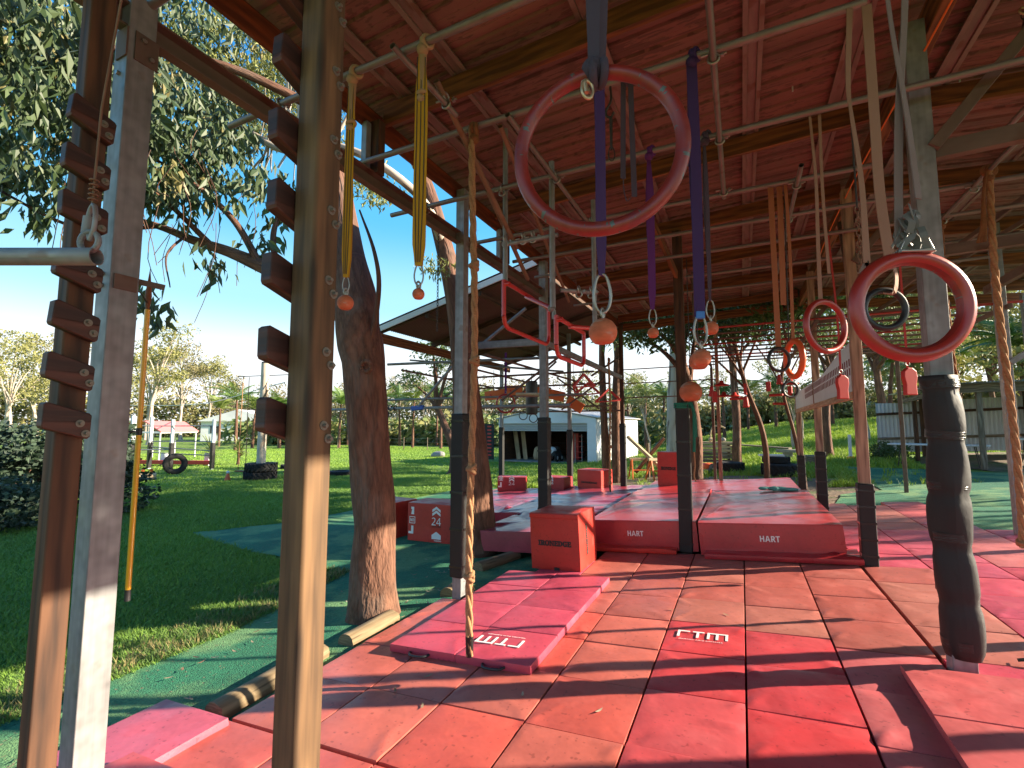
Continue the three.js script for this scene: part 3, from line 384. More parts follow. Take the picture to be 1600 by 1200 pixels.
// ================= the lower roof and scaffold rig behind on the left =================
{
  const S = thing('lean_to_roof', 'dull brown skillion roof on scaffold poles beyond the two gum trunks', 'roof');
  const y2 = (x) => 3.80 + .25 * (x + 7.3), g = corrugated(.80, 4.75), A = Math.atan(.25);
  for (let k = 0; k < 9; k++) { const o = mesh('roof_sheet', g, M.roofBrown, S); o.position.set(-5.1, y2(-5.1) + .12, -8.55 - k * .76); o.rotation.z = A; }
  for (const z of [-8.25, -10.3, -12.4, -14.6]) mesh('rafter', bar([-7.35, y2(-7.35), z], [-3.0, y2(-3.0), z], .06, .13), M.brown, S);
  mesh('barge_board', bar([-7.4, y2(-7.4) + .02, -8.16], [-2.95, y2(-2.95) + .02, -8.16], .03, .12), M.shedWhite, S);
  for (const x of [-7.3, -6.0, -4.7, -3.4]) mesh('purlin', bar([x, y2(x) - (x < -7 ? .16 : .11), -8.2], [x, y2(x) - (x < -7 ? .16 : .11), -14.9], .07, x < -7 ? .22 : .09), x < -7 ? M.orange : M.brown, S);
  const sp = (a, b, r = .028, m = M.pipe) => mesh('scaffold_tube', cyl(a, b, r, r, 10), m, S);
  const pp = (x, z, top, pad) => { const y0 = groundY(x, z) - .05, p = mesh('post', bar([x, y0, z], [x, top, z], .1, .1, .006), M.galv, S); if (pad) { const q = new RoundedBoxGeometry(.15, pad - y0 - .1, .15, 2, .02); q.translate(x, (pad + y0 + .1) / 2, z); mesh('foam_padding', metricUV(q), M.rubber, p); } };
  pp(-7.1, -13.9, 3.7, 1.62); pp(-4.55, -13.3, 4.4, 1.55);
  sp([-9.0, 2.05, -8.5], [-2.9, 2.05, -8.5], .03, M.galv); sp([-9.0, 2.32, -9.6], [-2.9, 2.32, -9.6]); sp([-7.2, 3.05, -8.4], [-2.9, 2.95, -8.4], .03); sp([-7.2, 3.25, -9.2], [-3.2, 2.75, -9.0], .022); sp([-6.4, 2.05, -8.46], [-5.0, 3.35, -8.4], .03, M.galv); sp([-4.2, 3.0, -7.2], [-3.4, 3.75, -7.6], .03, M.galv);
  for (const [a, b] of [[[-7, 2.9, -10.5], [-3, 2.9, -10.5]], [[-7, 2.75, -12], [-3, 2.75, -12]], [[-6.8, 2.9, -8.4], [-6.8, 2.8, -14]], [[-5.4, 2.95, -8.4], [-5.4, 2.85, -14]], [[-4.0, 2.9, -7.2], [-4.0, 2.85, -14]], [[-6.8, 2.9, -10], [-5.6, 3.7, -10]], [[-4.6, 2.2, -9], [-3.4, 3.1, -9.3]], [[-5.4, 2.2, -11], [-4.2, 3.3, -11.3]], [[-3.3, 2.1, -12], [-4.6, 3.0, -12.4]], [[-3.2, 2.9, -12.2], [-4.4, 2.1, -12.2]], [[-7.2, 2.2, -12.6], [-3, 2.2, -12.6]], [[-7.2, 2.1, -13.6], [-2.9, 2.1, -13.6]], [[-2.9, 2.75, -10], [-2.9, 3.6, -13]]]) sp(a, b, .025, M.brownSteel);
  for (const [x, y, z] of [[-6.4, 2.05, -8.48], [-5.0, 3.3, -8.4]]) mesh('clamp', box(.3, .1, .11, x, y, z, 0, .2, .1, .02), M.blue, S);
}
// ================= mats =================
// a stuffed vinyl panel: soft edges, slightly quilted top; origin at the top face's centre
function panelGeo(w, d, t, s, puff = .006, nseg = 12, wr = 1, folds = 0) {
  const cr = []; for (let k = 0; k < 3 + folds; k++) { const cx = (hash(s, k, 71) < .5 ? -1 : 1) * w / 2, cz = (hash(s, k, 72) < .5 ? -1 : 1) * d / 2 * (k % 2 ? hash(s, k, 75) : 1), a = Math.atan2(-cz, -cx) + (hash(s, k, 73) - .5) * .9; cr.push([cx, cz, Math.cos(a), Math.sin(a), (.15 + .4 * hash(s, k, 74)) * Math.max(w, d), (k % 3 ? .0062 : -.005) * (.6 + hash(s, k, 76))]); }
  const g = new THREE.BoxGeometry(w, t, d, nseg, 3, nseg), p = g.attributes.position, r = Math.min(.007, t * .3), uv = g.attributes.uv;
  for (let i = 0; i < p.count; i++) {
    let x = p.getX(i), y = p.getY(i), z = p.getZ(i); const u = x / w * 2, v = z / d * 2, top = y > t * .49;
    if (Math.abs(y) > t * .49) { const k = Math.max(Math.abs(u), Math.abs(v)); if (k > .98) { x *= 1 - 2 * r * .45 / w; z *= 1 - 2 * r * .45 / d; y -= Math.sign(y) * r * .15; } }
    if (top) { const e = (1 - u * u * u * u) * (1 - v * v * v * v); y += puff * e * (.4 + free(x * 2.2 + s * 3.1, z * 2.2, s)) + wr * .0045 * (free(x * 6 + s * 9, z * 5 + s, s + 2) - .5) * e;
      for (const [ox, oz, dx, dz, L, A] of cr) { const al = (x - ox) * dx + (z - oz) * dz, ac = -(x - ox) * dz + (z - oz) * dx; if (al > 0 && al < L * 1.4) y += wr * A * Math.exp(-ac * ac / (.0007 + folds * .0004)) * sstep(0, .05, al) * (1 - sstep(L * .5, L * 1.4, al)); }
      const c = Math.max(0, Math.abs(u) + Math.abs(v) - 1.05); y += wr * .006 * c * Math.sin((u - v) * 9 + s * 2.3) * (1 - Math.max(Math.abs(u), Math.abs(v))) * 6 * .5; }
    p.setXYZ(i, x, y - t / 2, z);
    const n = g.attributes.normal; if (Math.abs(n.getY(i)) > .5) uv.setXY(i, x + s * 1.37, z + s * .77); else if (Math.abs(n.getX(i)) > .5) uv.setXY(i, z + s, y); else uv.setXY(i, x + s, y);
  }
  g.computeVertexNormals(); return g;
}
const panelVariants = {};
function panel(w, d, t, k, wr = 1) { const key = [w.toFixed(3), d.toFixed(3), t, k % 9, wr].join(); return panelVariants[key] ??= panelGeo(w, d, t, (k % 9) + 1, .006, 20, wr); }
let pk = 0;
// folding mat: top face on the floor plane, panels along z
function foldMat(label, x0, x1, z0, z1, n, mat, o = {}) {
  const cx = (x0 + x1) / 2, cz = (z0 + z1) / 2, h = o.h ?? 0, t = o.t ?? .088, W = x1 - x0 - (o.gap ?? .004), D = (z1 - z0) / n;
  const g = thing(o.name ?? 'folding_mat', label, 'mat', [cx, SL * cx + h, cz], o.ry ?? 0, o.group, SLA); g.rotation.order = 'ZYX'; g.rotation.x = o.tilt ?? 0;
  const cols = o.cols ?? 1, cw = W / cols;
  for (let c = 0; c < cols; c++) for (let k = 0; k < n; k++) { const q = mesh('panel', panel(cw - .003, D - .0025, t, pk++, o.wr ?? 1), Array.isArray(mat) ? mat[(Math.floor(hash(Math.round(x0 * 50), Math.round(z0 * 50), 5) * 3) + (hash(pk, k, 9) < .22 ? 1 : 0)) % 3] : mat, g); q.position.set(-W / 2 + cw * (c + .5), rr(-.003, .003), -(z1 - z0) / 2 + D * (k + .5)); q.rotation.set(rr(-.006, .006), 0, rr(-.006, .006)); }
  return g;
}
const FG = 'folding floor mats laid edge to edge';
{
  const cx = [-3.02, -2.41, -1.82, -1.22, -.63, -.04, .55, 1.14], rightX = [1.16, 1.78, 2.39, 3.0, 3.6];
  const ord = ['first', 'second', 'third', 'fourth', 'fifth', 'sixth', 'seventh'];
  const far = [V.pink, V.pink, V.rust2, V.rust2, V.rust2, V.rust2, V.rust2], mid = [V.rust, V.rust, V.rust, V.rust, V.red, V.red, V.salmon], near = [V.rust, V.rust, V.rust, V.pink, V.pink, V.red, V.salmon];
  const sh = [0, 0, 0, .02, 0, .05, .2];
  for (let c = 0; c < 7; c++) {
    const z = -4.49 + sh[c];
    const farN = c === 0 ? null : foldMat(`faded red folding mat touching the crash mat row, ${ord[c]} in from the split logs`, cx[c], cx[c + 1], -6.92 + (c < 2 ? .5 : 0) + sh[c], z - .012, c < 2 ? 3 : 4, far[c], { group: FG });
    const m = foldMat(c === 4 ? 'bright red folding mat with a white printed logo panel' : c === 5 ? 'bright red folding mat beside the logo printed mat' : `orange red folding mat in the printed mat row, ${ord[c]} in from the split logs`, cx[c], cx[c + 1], z, z + 2.38, 4, mid[c], { group: c === 4 || c === 5 ? undefined : FG + ', middle row' });
    if (c === 4) logo(m, 0, .012, -.92, 0, .385);
    foldMat(`orange red folding mat before the printed mat row, ${ord[c]} in from the split logs`, cx[c], cx[c + 1], z + 2.40, z + 4.78, 4, near[c], { group: FG + ', foreground row' });
  }
  for (let c = 0; c < 4; c++) for (let r = 0; r < 4; r++) { const z1 = -1.9 - r * 2.4 + [0, .25, -.2, .1][c]; if (c === 3 && r === 3) continue; foldMat(`salmon pink mat, ${ord[c]} out from the padded posts, ${ord[3 - r]} back from the green turf`, rightX[c], rightX[c + 1], z1 - 2.39, z1, 4, pick([V.salmon, V.pink, V.salmon, V.rust2]), { group: 'pink mats right of the padded posts' }); }
  for (let c = 0; c < 4; c++) foldMat(`salmon pink mat, ${ord[c]} out from the padded posts, furthest from the green turf`, rightX[c], rightX[c + 1], -1.88 + [0, .25, -.2, .1][c], .5, 4, V.salmon, { group: 'pink mats right of the padded posts' });
  // mats lying loose on the others
  const pinkM = foldMat('loose magenta pink folding mat lying under the knotted rope', -2.66, -1.40, -5.42, -3.2, 4, V.pink, { h: .066, t: .06, cols: 2, wr: .8 });
  logo(pinkM, .22, .012, .83, Math.PI, .40);
  for (const x of [-.33, .33]) mesh('carry_handle', tube([[x - .09, -.035, 1.11], [x - .07, -.035, 1.15], [x, -.035, 1.165], [x + .07, -.035, 1.15], [x + .09, -.035, 1.11]], .011, 12, 6), M.blackPlastic, pinkM);
  foldMat('loose salmon mat overlapping the foot of the lumpy padded post', .85, 2.02, -3.96, -1.6, 4, V.salmon, { h: .062, t: .055 });
  const hm = thing('handle_strap', 'black webbing mat handle beside the lumpy padded post', 'handle', [1.72, SL * 1.72 + .01, -4.35]); mesh('strap', ribbon([[-.16, 0, 0], [-.08, .03, .02], [.02, .035, .02], [.12, 0, .03]], .035, .006, [0, 0, 1], 10), M.blackPlastic, hm);
  foldMat('square red mat turned on the turf beside the galvanised post', -3.62, -2.95, -2.05, -1.4, 1, V.pink, { h: .045, t: .09, ry: 0 });
  foldMat('thick red mat corner below the galvanised post', -3.06, -2.45, -1.58, -.6, 1, V.red, { h: .10, t: .10 });
}
// three bent white strokes reading r t m, with a line of small print under them
function logo(parent, x, y, z, turn, w) {
  const st = .017, s = [], H = .095, seg = (a, b, c, d) => s.push(xf(new THREE.BoxGeometry(Math.abs(c - a) + st, .0025, Math.abs(d - b) + st), (a + c) / 2, 0, (b + d) / 2));
  const sk = -.16; seg(sk, 0, sk, H); seg(sk + st, 0, sk + .068, 0); seg(sk + .09 + st, 0, sk + .170, 0); seg(sk + .135, st, sk + .135, H); seg(sk + .210, 0, sk + .210, H); seg(sk + .210 + st, 0, sk + .335, 0); seg(sk + .27, st, sk + .27, H); seg(sk + .335, st, sk + .335, H);
  const t = letters('MARTIAL ARTS SUPPLIES', .008, .30, FONTR, .0015); t.rotateX(-Math.PI / 2); t.translate(.0, -.001, H + .05); s.push(t);
  const g = merge(s); g.translate(-.02, 0, -.04); g.scale(w / .36, 1, w / .36); const o = mesh('printed_logo', g, M.printWhite, parent); o.position.set(x, y, z); o.rotation.y = turn; return o;
}
// crash mats
function crashMat(label, x0, x1, z0, z1, h, mat, o = {}) {
  const cx = (x0 + x1) / 2, cz = (z0 + z1) / 2, g = thing('crash_mat', label, 'mat', [cx, SL * cx + (o.lift ?? .02), cz], o.ry ?? 0, o.group, SLA); g.rotation.order = 'ZYX';
  const b = mesh('cover', panelGeo(x1 - x0, z1 - z0, h, (pk++ % 7) + 1, .018, 40, o.wr ?? 2.2, o.wr ? 9 : 3), mat, g); b.position.y = h;
  mesh('piping', [[-1, -1, 1, -1], [1, -1, 1, 1], [1, 1, -1, 1], [-1, 1, -1, -1]].map(([a, c, d, e]) => cyl([a * (x1 - x0 - .014) / 2, h - .012, c * (z1 - z0 - .014) / 2], [d * (x1 - x0 - .014) / 2, h - .012, e * (z1 - z0 - .014) / 2], .007, .007, 6)), mat, g);
  if (o.text) { const t = mesh('printed_name', letters('HART', .072, .22, FONT), M.printWhite, g); t.position.set(o.text, h * .55, (z1 - z0) / 2 + .002); }
  return g;
}
crashMat('thick red crash mat with white lettering, corner beside the pale padded post', -.545, 1.05, -10.2, -6.78, .41, V.crash, { text: .02 });
crashMat('thick red crash mat with white lettering behind the brown timber post', -2.06, -.575, -10.6, -6.93, .40, V.crash, { text: -.08 });
crashMat('creased red crash mat beside the second gum trunk', -3.75, -2.10, -8.3, -6.45, .30, V.crashDull, { wr: 4.5 });
crashMat('dull pink crash mat under the back row of foam boxes', -4.3, -2.1, -10.7, -8.34, .27, V.crashDull, { wr: 4.5 }); crashMat('dull pink crash mat at the far corner beside the punching bag', -6.7, -4.34, -12.9, -8.6, .22, V.crashDull, { wr: 4.5 }); crashMat('pink crash mat behind the lettered crash mats', -4.3, -2.1, -13.0, -10.74, .25, V.crashDull, { wr: 4.5 }); crashMat('red crash mat carrying the upright foam box', -2.06, 1.0, -12.9, -10.66, .36, V.crash, {});
// old mats slumped along the front of the crash mats
{ const a = foldMat('old red mat slumped along the front of the right crash mat', -.5, 1.18, -7.0, -6.62, 1, V.crash, { h: .09, t: .06, wr: 3, name: 'slumped_mat' }); a.rotation.x = .12; const b = foldMat('old red mat slumped along the front of the left crash mat', -2.1, -.85, -7.1, -6.78, 2, V.box, { h: .075, t: .05, wr: 3, name: 'slumped_mat' }); b.rotation.x = .1; }

// ================= foam plyometric boxes =================
function foamBox(label, pos, w, h, d, ry, mat, o = {}) {
  const g = thing('foam_box', label, 'box', pos, ry, o.group, o.rz ?? 0);
  const b = panelGeo(w, d, h, (pk++ % 5) + 1, .004, 8, .5); const q = mesh('cover', b, mat, g); q.position.y = h;
  if (o.lid) mesh('lid_flap', box(w * 1.012, .055, .018, 0, h - .035, d / 2 + .003, 0, 0, 0, .007), mat, g);
  if (o.word) { const t = mesh('printed_name', letters('IRONEDGE', h * .085, w * .68, FONTS, .001, h * .006), M.printBlack, g); t.position.set(.0, h * o.word, d / 2 + .004); if (o.side) { const t2 = mesh('printed_name', letters('IRONEDGE', d * .08, h * .55, FONTS, .001, d * .005), M.printBlack, g); t2.rotation.set(0, Math.PI / 2, 0); const hl = new THREE.Group(); g.remove(t2); t2.rotation.set(0, 0, -Math.PI / 2); const geo = t2.geometry; geo.rotateZ(-Math.PI / 2); geo.rotateY(Math.PI / 2); t2.rotation.set(0, 0, 0); t2.position.set(w / 2 + .004, h * .5, .05); g.add(t2); } }
  if (o.tag) mesh('tag', box(.07, .035, .004, .02, .02, d / 2 + .008), M.printBlack, g);
  if (o.num) numberFace(g, w, h, d / 2 + .0015, o.num);
  return g;
}
function numberFace(g, w, h, z, mode) {
  const P = (pts) => extr(pts, .002), s = w / .8, X = (mode === 'mid' ? 0 : .14) * s;
  const chev = (y) => P([[-.075, y], [0, y + .055], [.075, y], [.075, y + .045], [0, y + .10], [-.075, y + .045]].map(([a, b]) => [a * s + X, b]));
  const y0 = h * .72; const gs = [chev(y0 - .02), chev(y0 + .045)];
  const n = letters('24', h * .2, .17 * s, FONTR); n.translate(X, h * .55, 0); gs.push(n);
  if (mode !== 'mid') { gs.push(P([[-.085, .06], [.085, .06], [.085, .13], [0, .19], [-.085, .13]].map(([a, b]) => [a * s + X, b]))); const u = letters('POWERED', .022, .13 * s); u.translate(X + .03, .035, 0); gs.push(u); const at = letters('ATOM', .034, .16 * s, FONTR); const am = mesh('printed_word', at, M.printBlack, g); am.position.set(X, h * .42, z); }
  const L = -.38 * s; gs.push(P([[0, .62 * h + .0], [.06, .62 * h], [.06, .62 * h + .13], [-.0, .62 * h + .13], [-.0, .62 * h + .09], [.02, .62 * h + .09]].map(([a, b]) => [a + L + .05, b + .05]))); gs.push(P([[0, .12], [.10, .12], [.10, .26], [.055, .26], [.055, .16], [0, .16]].map(([a, b]) => [a + L, b])));
  gs.push(extr([[-.055, .30], [.065, .30], [.065, .42], [-.055, .42]].map(([a, b]) => [a + L + .07, b]), .002, 0, [[[-.045, .31], [-.045, .41], [.055, .41], [.055, .31]].map(([a, b]) => [a + L + .07, b])])); const nd = letters('ND', .055, .08); nd.translate(L + .075, .36, 0); gs.push(nd);
  const o = mesh('printed_marks', gs, M.printWhite, g); o.position.z = z; return o;
}
foamBox('tall red foam box with black lettering standing on the pink mats', [-2.16, SL * -2.16 - .0, -6.08], .66, .70, .66, -.03, V.box, { lid: true, word: .47, side: true, tag: true, rz: SLA * .6 });
foamBox('red foam box marked 24 on the turf between the two trunks', [-5.05, groundY(-5.05, -7.3) + .035, -7.35], .88, .66, .62, .06, V.box, { num: 'full' });
foamBox('plain red foam box half hidden behind the near gum trunk', [-6.15, groundY(-6.1, -7.2) + .035, -7.35], .8, .66, .6, -.1, V.box, {});
foamBox('red foam box marked 24 on the back crash mats', [-5.95, -.17, -12.35], .8, .40, .55, .35, V.boxDark, { num: 'mid' });
foamBox('red foam box with a white corner mark, middle of the back three', [-4.75, -.1, -12.6], .8, .36, .55, -.1, V.boxDark, { num: 'mid' });
foamBox('taller plain red foam box with black word behind the second knotted rope', [-3.6, .0, -12.55], .72, .50, .6, -.25, V.box, { word: .35 });
foamBox('tall red foam box standing on end against the timber post', [-1.55, .27, -11.8], .5, .78, .45, -.1, V.box, { word: .52 });
// ================= ladder posts with bolted pegs =================
function pegPost(label, x, z, pegsY, mat, side) { // side +1: pegs on the +x face, -1: on the -x face
  const y0 = groundY(x, z) - .05, g = thing('peg_post', label, 'post', [x, y0, z]);
  mesh('timber_post', xf(metricUV(new RoundedBoxGeometry(side > 0 ? .09 : .108, 4.55 - y0, side > 0 ? .098 : .108, 4, side > 0 ? .008 : .014)), 0, (4.55 - y0) / 2, 0), mat, g);
  for (const y of pegsY) {
    const sh = extr(side > 0 ? [[-.052, -.052], [-.046, -.058], [.100, -.012], [.104, -.004], [.102, .082], [.094, .088], [-.048, .044], [-.054, .036]] : [[-.056, -.056], [-.050, -.062], [.116, -.008], [.120, .0], [.118, .088], [.110, .094], [-.052, .042], [-.058, .034]], .042, .004);
    const p = mesh('peg_board', metricUV(sh), M.red, g); p.rotation.set(0, -Math.PI / 2, 0); p.rotateZ(rr(-.05, .05)); p.position.set(side > 0 ? .092 : -.058, y - y0 - .03 + rr(-.008, .008), rr(-.006, .008));
    const bolts = [[-.012, .012], [-.034, -.032]].map(([a, b]) => { const X = side > 0 ? .096 : .054; return [cyl([X, y - y0 - .03 + b, a], [X + .004, y - y0 - .03 + b, a], .016, .016, 14), xf(new THREE.SphereGeometry(.008, 10, 6), X + .007, y - y0 - .03 + b, a), cyl([X + .006, y - y0 - .03 + b, a], [X + .018, y - y0 - .03 + b, a], .008, .007, 6)]; });
    for (const bo of bolts) mesh('bolt', bo, M.boltSteel, g);
  }
  return g;
}
pegPost('brown timber peg post against the galvanised steel post', -2.66, -1.02, [3.04, 2.82, 2.60, 2.34, 2.12, 1.90, 1.68], M.brown, 1);
pegPost('stout bolted timber peg post in front of the gum trunk', -1.32, -1.15, [3.46, 3.19, 2.94, 2.68, 2.42, 2.17, 1.92, 1.67], M.pine, -1);

// ================= small hardware builders =================
const ringLink = (r, t, x, y, z, ry = 0, rx = 0, sy = 1.5) => { const g = new THREE.TorusGeometry(r, t, 6, 16); g.scale(1, sy, 1); return xf(g, x, y, z, rx, ry, 0); };
function carabiner(y, s = 1, x = 0, z = 0, ry = .45) { const g = tube([[-.012 * s, .0, 0], [-.030 * s, -.045 * s, 0], [-.034 * s, -.10 * s, 0], [-.02 * s, -.145 * s, 0], [0, -.158 * s, 0], [.02 * s, -.145 * s, 0], [.034 * s, -.10 * s, 0], [.030 * s, -.045 * s, 0], [.012 * s, 0, 0]], .0065 * s, 30, 8, true); return xf(g, x, y, z, 0, ry, 0); }
function chainGeo(top, n, pitch = .035, r = .011) { const a = []; for (let k = 0; k < n; k++) a.push(ringLink(r, .0035, top[0], top[1] - k * pitch, top[2], k % 2 ? Math.PI / 2 : 0, 0, 1.9)); return merge(a); }
function ballGeo(r) { const g = new THREE.SphereGeometry(r, 30, 20), p = g.attributes.position; for (let i = 0; i < p.count; i++) { const y = p.getY(i); if (y < -r * .80) p.setY(i, -r * .80 + (y + r * .8) * .15); } g.computeVertexNormals(); const uv = g.attributes.uv; return g; }
// hung ball: strap from the tube down, carabiner, ball
function hungBall(label, strapLabel, o) {
  const { x, z, top, bot, r, w = .05, mat, twist = .45, gather = 1, car = 1 } = o;
  const s = thing('lifting_strap', strapLabel, 'strap', [x, bot, z]), L = top - bot, ax = [Math.cos(twist), 0, -Math.sin(twist)];
  mesh('wrap', [xf(new THREE.TorusGeometry(.034, .016, 8, 14), 0, L, -.008, 0, Math.PI / 2 + .3, 0), xf(new THREE.TorusGeometry(.033, .014, 8, 14), .035, L + .004, 0, .2, Math.PI / 2 - .4, 0), xf(new THREE.SphereGeometry(.036, 10, 8), .005, L - .045, .01)], o.knotMat ?? mat, s);
  const pinch = (t) => gather ? (.45 + .55 * sstep(0, .22, t)) * (1 - .45 * sstep(.88, 1, t)) : 1;
  mesh('webbing', [ribbon([[.004, L - .03, .012], [.008, L * .6, .014], [.004, L * .3, .011], [0, .0, .006]], w, .005, ax, 20, pinch), ribbon([[-.004, L - .03, -.012], [-.014, L * .6, -.010], [-.006, L * .3, -.012], [0, .0, -.006]], w * .9, .005, [Math.cos(twist + .5), 0, -Math.sin(twist + .5)], 20, pinch)], mat, s);
  if (o.stripe) mesh('stripe', [-.3, 0, .3].map((q) => ribbon([[.004 + ax[0] * q * w, L * .93, .0165 + ax[2] * q * w], [.008 + ax[0] * q * w, L * .6, .0185 + ax[2] * q * w], [.004 + ax[0] * q * w, L * .3, .0155 + ax[2] * q * w], [ax[0] * q * w * .5, .02, .0105 + ax[2] * q * w * .5]], w * .07, .003, ax, 16)), M.webStripe, s);
  if (o.end) mesh('end_sleeve', box(w * .8, .045, .03, 0, .01, 0, 0, twist, 0, .006), o.end, s);
  const cl = .158 * car, b = thing('hanging_ball', label, 'ball grip', [x, bot - cl - r * 2.2, z]);
  mesh('carabiner', [carabiner(r * 2.2 + cl + .004, car), ringLink(.014, .005, 0, r * 2.2 + .004, 0, 1.2)], M.steel, b); mesh('eye_bolt', cyl([0, r * 1.7, 0], [0, r * 2.2, 0], .007), M.steel, b); const q = mesh('ball', ballGeo(r), M.ball, b); q.position.y = r * .85;
  return [s, b];
}
const yk = hungBall('orange ball grip half hidden behind the bolted timber post', 'yellow webbing strap right beside the bolted timber post', { x: -2.2, z: -2.16, top: 3.94, bot: 2.58, r: .05, w: .055, mat: M.webYellow, knotMat: M.webDusty, stripe: true, car: .6 });
hungBall('small orange ball grip under the knotted yellow strap', 'yellow webbing strap with two knots hanging over the lawn', { x: -1.64, z: -2.16, top: 3.94, bot: 2.57, r: .035, w: .075, mat: M.webYellow, knotMat: M.webDusty, stripe: true, car: .75 });
for (const [x, y] of [[-2.2, 3.6], [-1.64, 3.62]]) { const k = thing('strap_knot', x < -2 ? 'dusty knot in the yellow strap beside the timber post' : 'dusty double knot high on the free hanging yellow strap', 'knot', [x, y, -2.16]); mesh('knot_loop', [xf(new THREE.TorusGeometry(.022, .015, 8, 14), 0, 0, 0, Math.PI / 2, .3, 0), xf(new THREE.SphereGeometry(.026, 10, 8), 0, -.035, .01), cyl([0, .02, 0], [0, .3, 0], .02, .026, 8)], M.webDusty, k); }
hungBall('large orange ball grip hanging behind the big red hoop', 'wide dark purple strap hanging behind the big red hoop', { x: -.57, z: -2.16, top: 3.95, bot: 2.36, r: .066, w: .058, mat: M.webPurple, twist: .9, car: 1.15 });
hungBall('small round ball grip on a violet strap', 'narrow violet strap gathered to a point', { x: -.62, z: -3.92, top: 3.95, bot: 2.60, r: .045, w: .06, mat: M.webViolet, car: .85 });
hungBall('orange ball grip under the blue tipped strap', 'wide purple strap with a pale blue sleeve at its end', { x: -.20, z: -2.99, top: 3.96, bot: 2.30, r: .055, w: .065, mat: M.webPurple, gather: 0, end: M.webBlue, car: 1.1 });
hungBall('small ball grip behind the blue tipped strap', 'thin dusty mauve strap behind the blue tipped one', { x: -.185, z: -3.92, top: 3.96, bot: 2.62, r: .055, w: .03, mat: M.webGreyPurple, car: .9 });
{ const b = thing('hanging_ball', 'big orange ball grip beside the timber post with green cord', 'ball grip', [-.60, 1.98, -6.75]); const q = mesh('ball', ballGeo(.145), M.ball, b); q.position.y = .125; mesh('cord', cyl([0, .26, 0], [0, 1.97, -.02], .006), M.darkSteel, b); const b2 = thing('hanging_ball', 'orange ball grip hung close against the timber post', 'ball grip', [-.42, 2.3, -5.82]); const q2 = mesh('ball', ballGeo(.11), M.ball, b2); q2.position.y = .095; mesh('cord', cyl([0, .2, 0], [0, 1.65, 0], .006), M.darkSteel, b2); }
// grey straps seen through the big hoop, and a hook beside them
{ const s = thing('loop_strap', 'pair of grey frayed straps seen through the big red hoop', 'strap', [-.6, 3.12, -2.99]); mesh('webbing', [ribbon([[-.02, .83, .01], [-.03, .4, .01], [-.035, .14, .01]], .035, .004, [.8, 0, -.6], 10), ribbon([[.025, .83, 0], [.03, .4, .01], [.035, .0, .01]], .035, .004, [.9, 0, -.4], 10), ribbon([[-.035, .15, .01], [-.03, .05, .01], [-.01, -.02, .01], [.01, .0, .01]], .006, .004, [.9, 0, -.4], 10), xf(new THREE.TorusGeometry(.033, .016, 8, 12), 0, .83, 0, 0, Math.PI / 2, 0)], M.webGreyPurple, s);
  const h = thing('hanging_hook', 'dark steel hook on a short cord behind the big hoop', 'hook', [-.71, 3.4, -2.99]); mesh('hook', [tube([[0, .55, 0], [0, .42, 0], [-.03, .37, 0], [-.03, .33, 0], [.0, .31, 0], [.02, .34, 0]], .008, 20, 6), cyl([0, .31, 0], [0, .08, 0], .012, .008, 8), carabiner(.1, .6)], M.darkSteel, h); }

// ================= hoops and rings =================
function hoop(label, o) {
  const g = thing(o.name ?? 'hoop', label, o.cat ?? 'hoop', [o.x, o.y - o.R, o.z], o.ry ?? 0, o.group);
  const t = new THREE.TorusGeometry(o.R - o.t, o.t, 16, 64), uv = t.attributes.uv; for (let i = 0; i < uv.count; i++) uv.setXY(i, uv.getX(i) * 3, uv.getY(i) * .3);
  const q = mesh('tube', t, o.mat, g); q.position.y = o.R; q.scale.set(1, o.sy ?? 1, 1); q.rotation.set(o.rx ?? 0, 0, o.rz ?? 0); return g;
}
const wornRed = phy({ roughness: .45, clearcoat: .3, clearcoatRoughness: .3, map: lin(512, (u, v) => { const chip = sstep(.72, .74, fbm(u, v, 40, 12, 3, 901)), dk = sstep(.63, .67, fbm(u, v, 16, 6, 3, 902)); let c = mul3([.22, .017, .011], .7 + .6 * fbm(u, v, 8, 4, 4, 903)); c = mix3(c, [.16, .02, .03], dk * .6); c = mix3(c, [.30, .16, .13], sstep(.56, .72, fbm(u, v, 6, 5, 4, 904)) * .12); return mix3(c, [.08, .11, .10], chip); }, 1) });
{ const h = hoop('big worn red hoop with tape bound to a grey strap', { x: -.345, y: 2.455, z: -1.3, R: .255, t: .021, mat: wornRed, ry: .22, sy: 1.02 });
  mesh('binding', [xf(new THREE.SphereGeometry(.038, 14, 10), -.012, .505, 0), xf(new THREE.TorusGeometry(.03, .014, 8, 14), -.012, .49, 0, 0, Math.PI / 2, 0), xf(new THREE.TorusGeometry(.033, .012, 8, 14), .012, .492, 0, .1, Math.PI / 2 + .3, 0)], M.webGreyPurple, h);
  mesh('buckle', [ringLink(.018, .005, -.03, .435, .02, .5), cyl([-.04, .46, .02], [-.034, .425, .02], .01, .008, 8)], M.brass, h);
  const s = thing('lifting_strap', 'grey purple strap the big red hoop hangs from', 'strap', [-.352, 2.72, -1.3]); mesh('webbing', [ribbon([[0, 1.24, .01], [.0, .7, .008], [0, .28, .012], [0, -.0, .02]], .044, .005, [.96, 0, -.3], 16, (t) => 1 - .25 * sstep(.7, 1, t)), ribbon([[.018, 1.24, -.012], [.03, .7, -.02], [.02, .28, -.014], [.006, .0, -.012]], .044, .005, [.7, 0, -.7], 16), xf(new THREE.TorusGeometry(.034, .014, 8, 12), 0, 1.24, 0, 0, Math.PI / 2, 0)], M.webGreyPurple, s); }
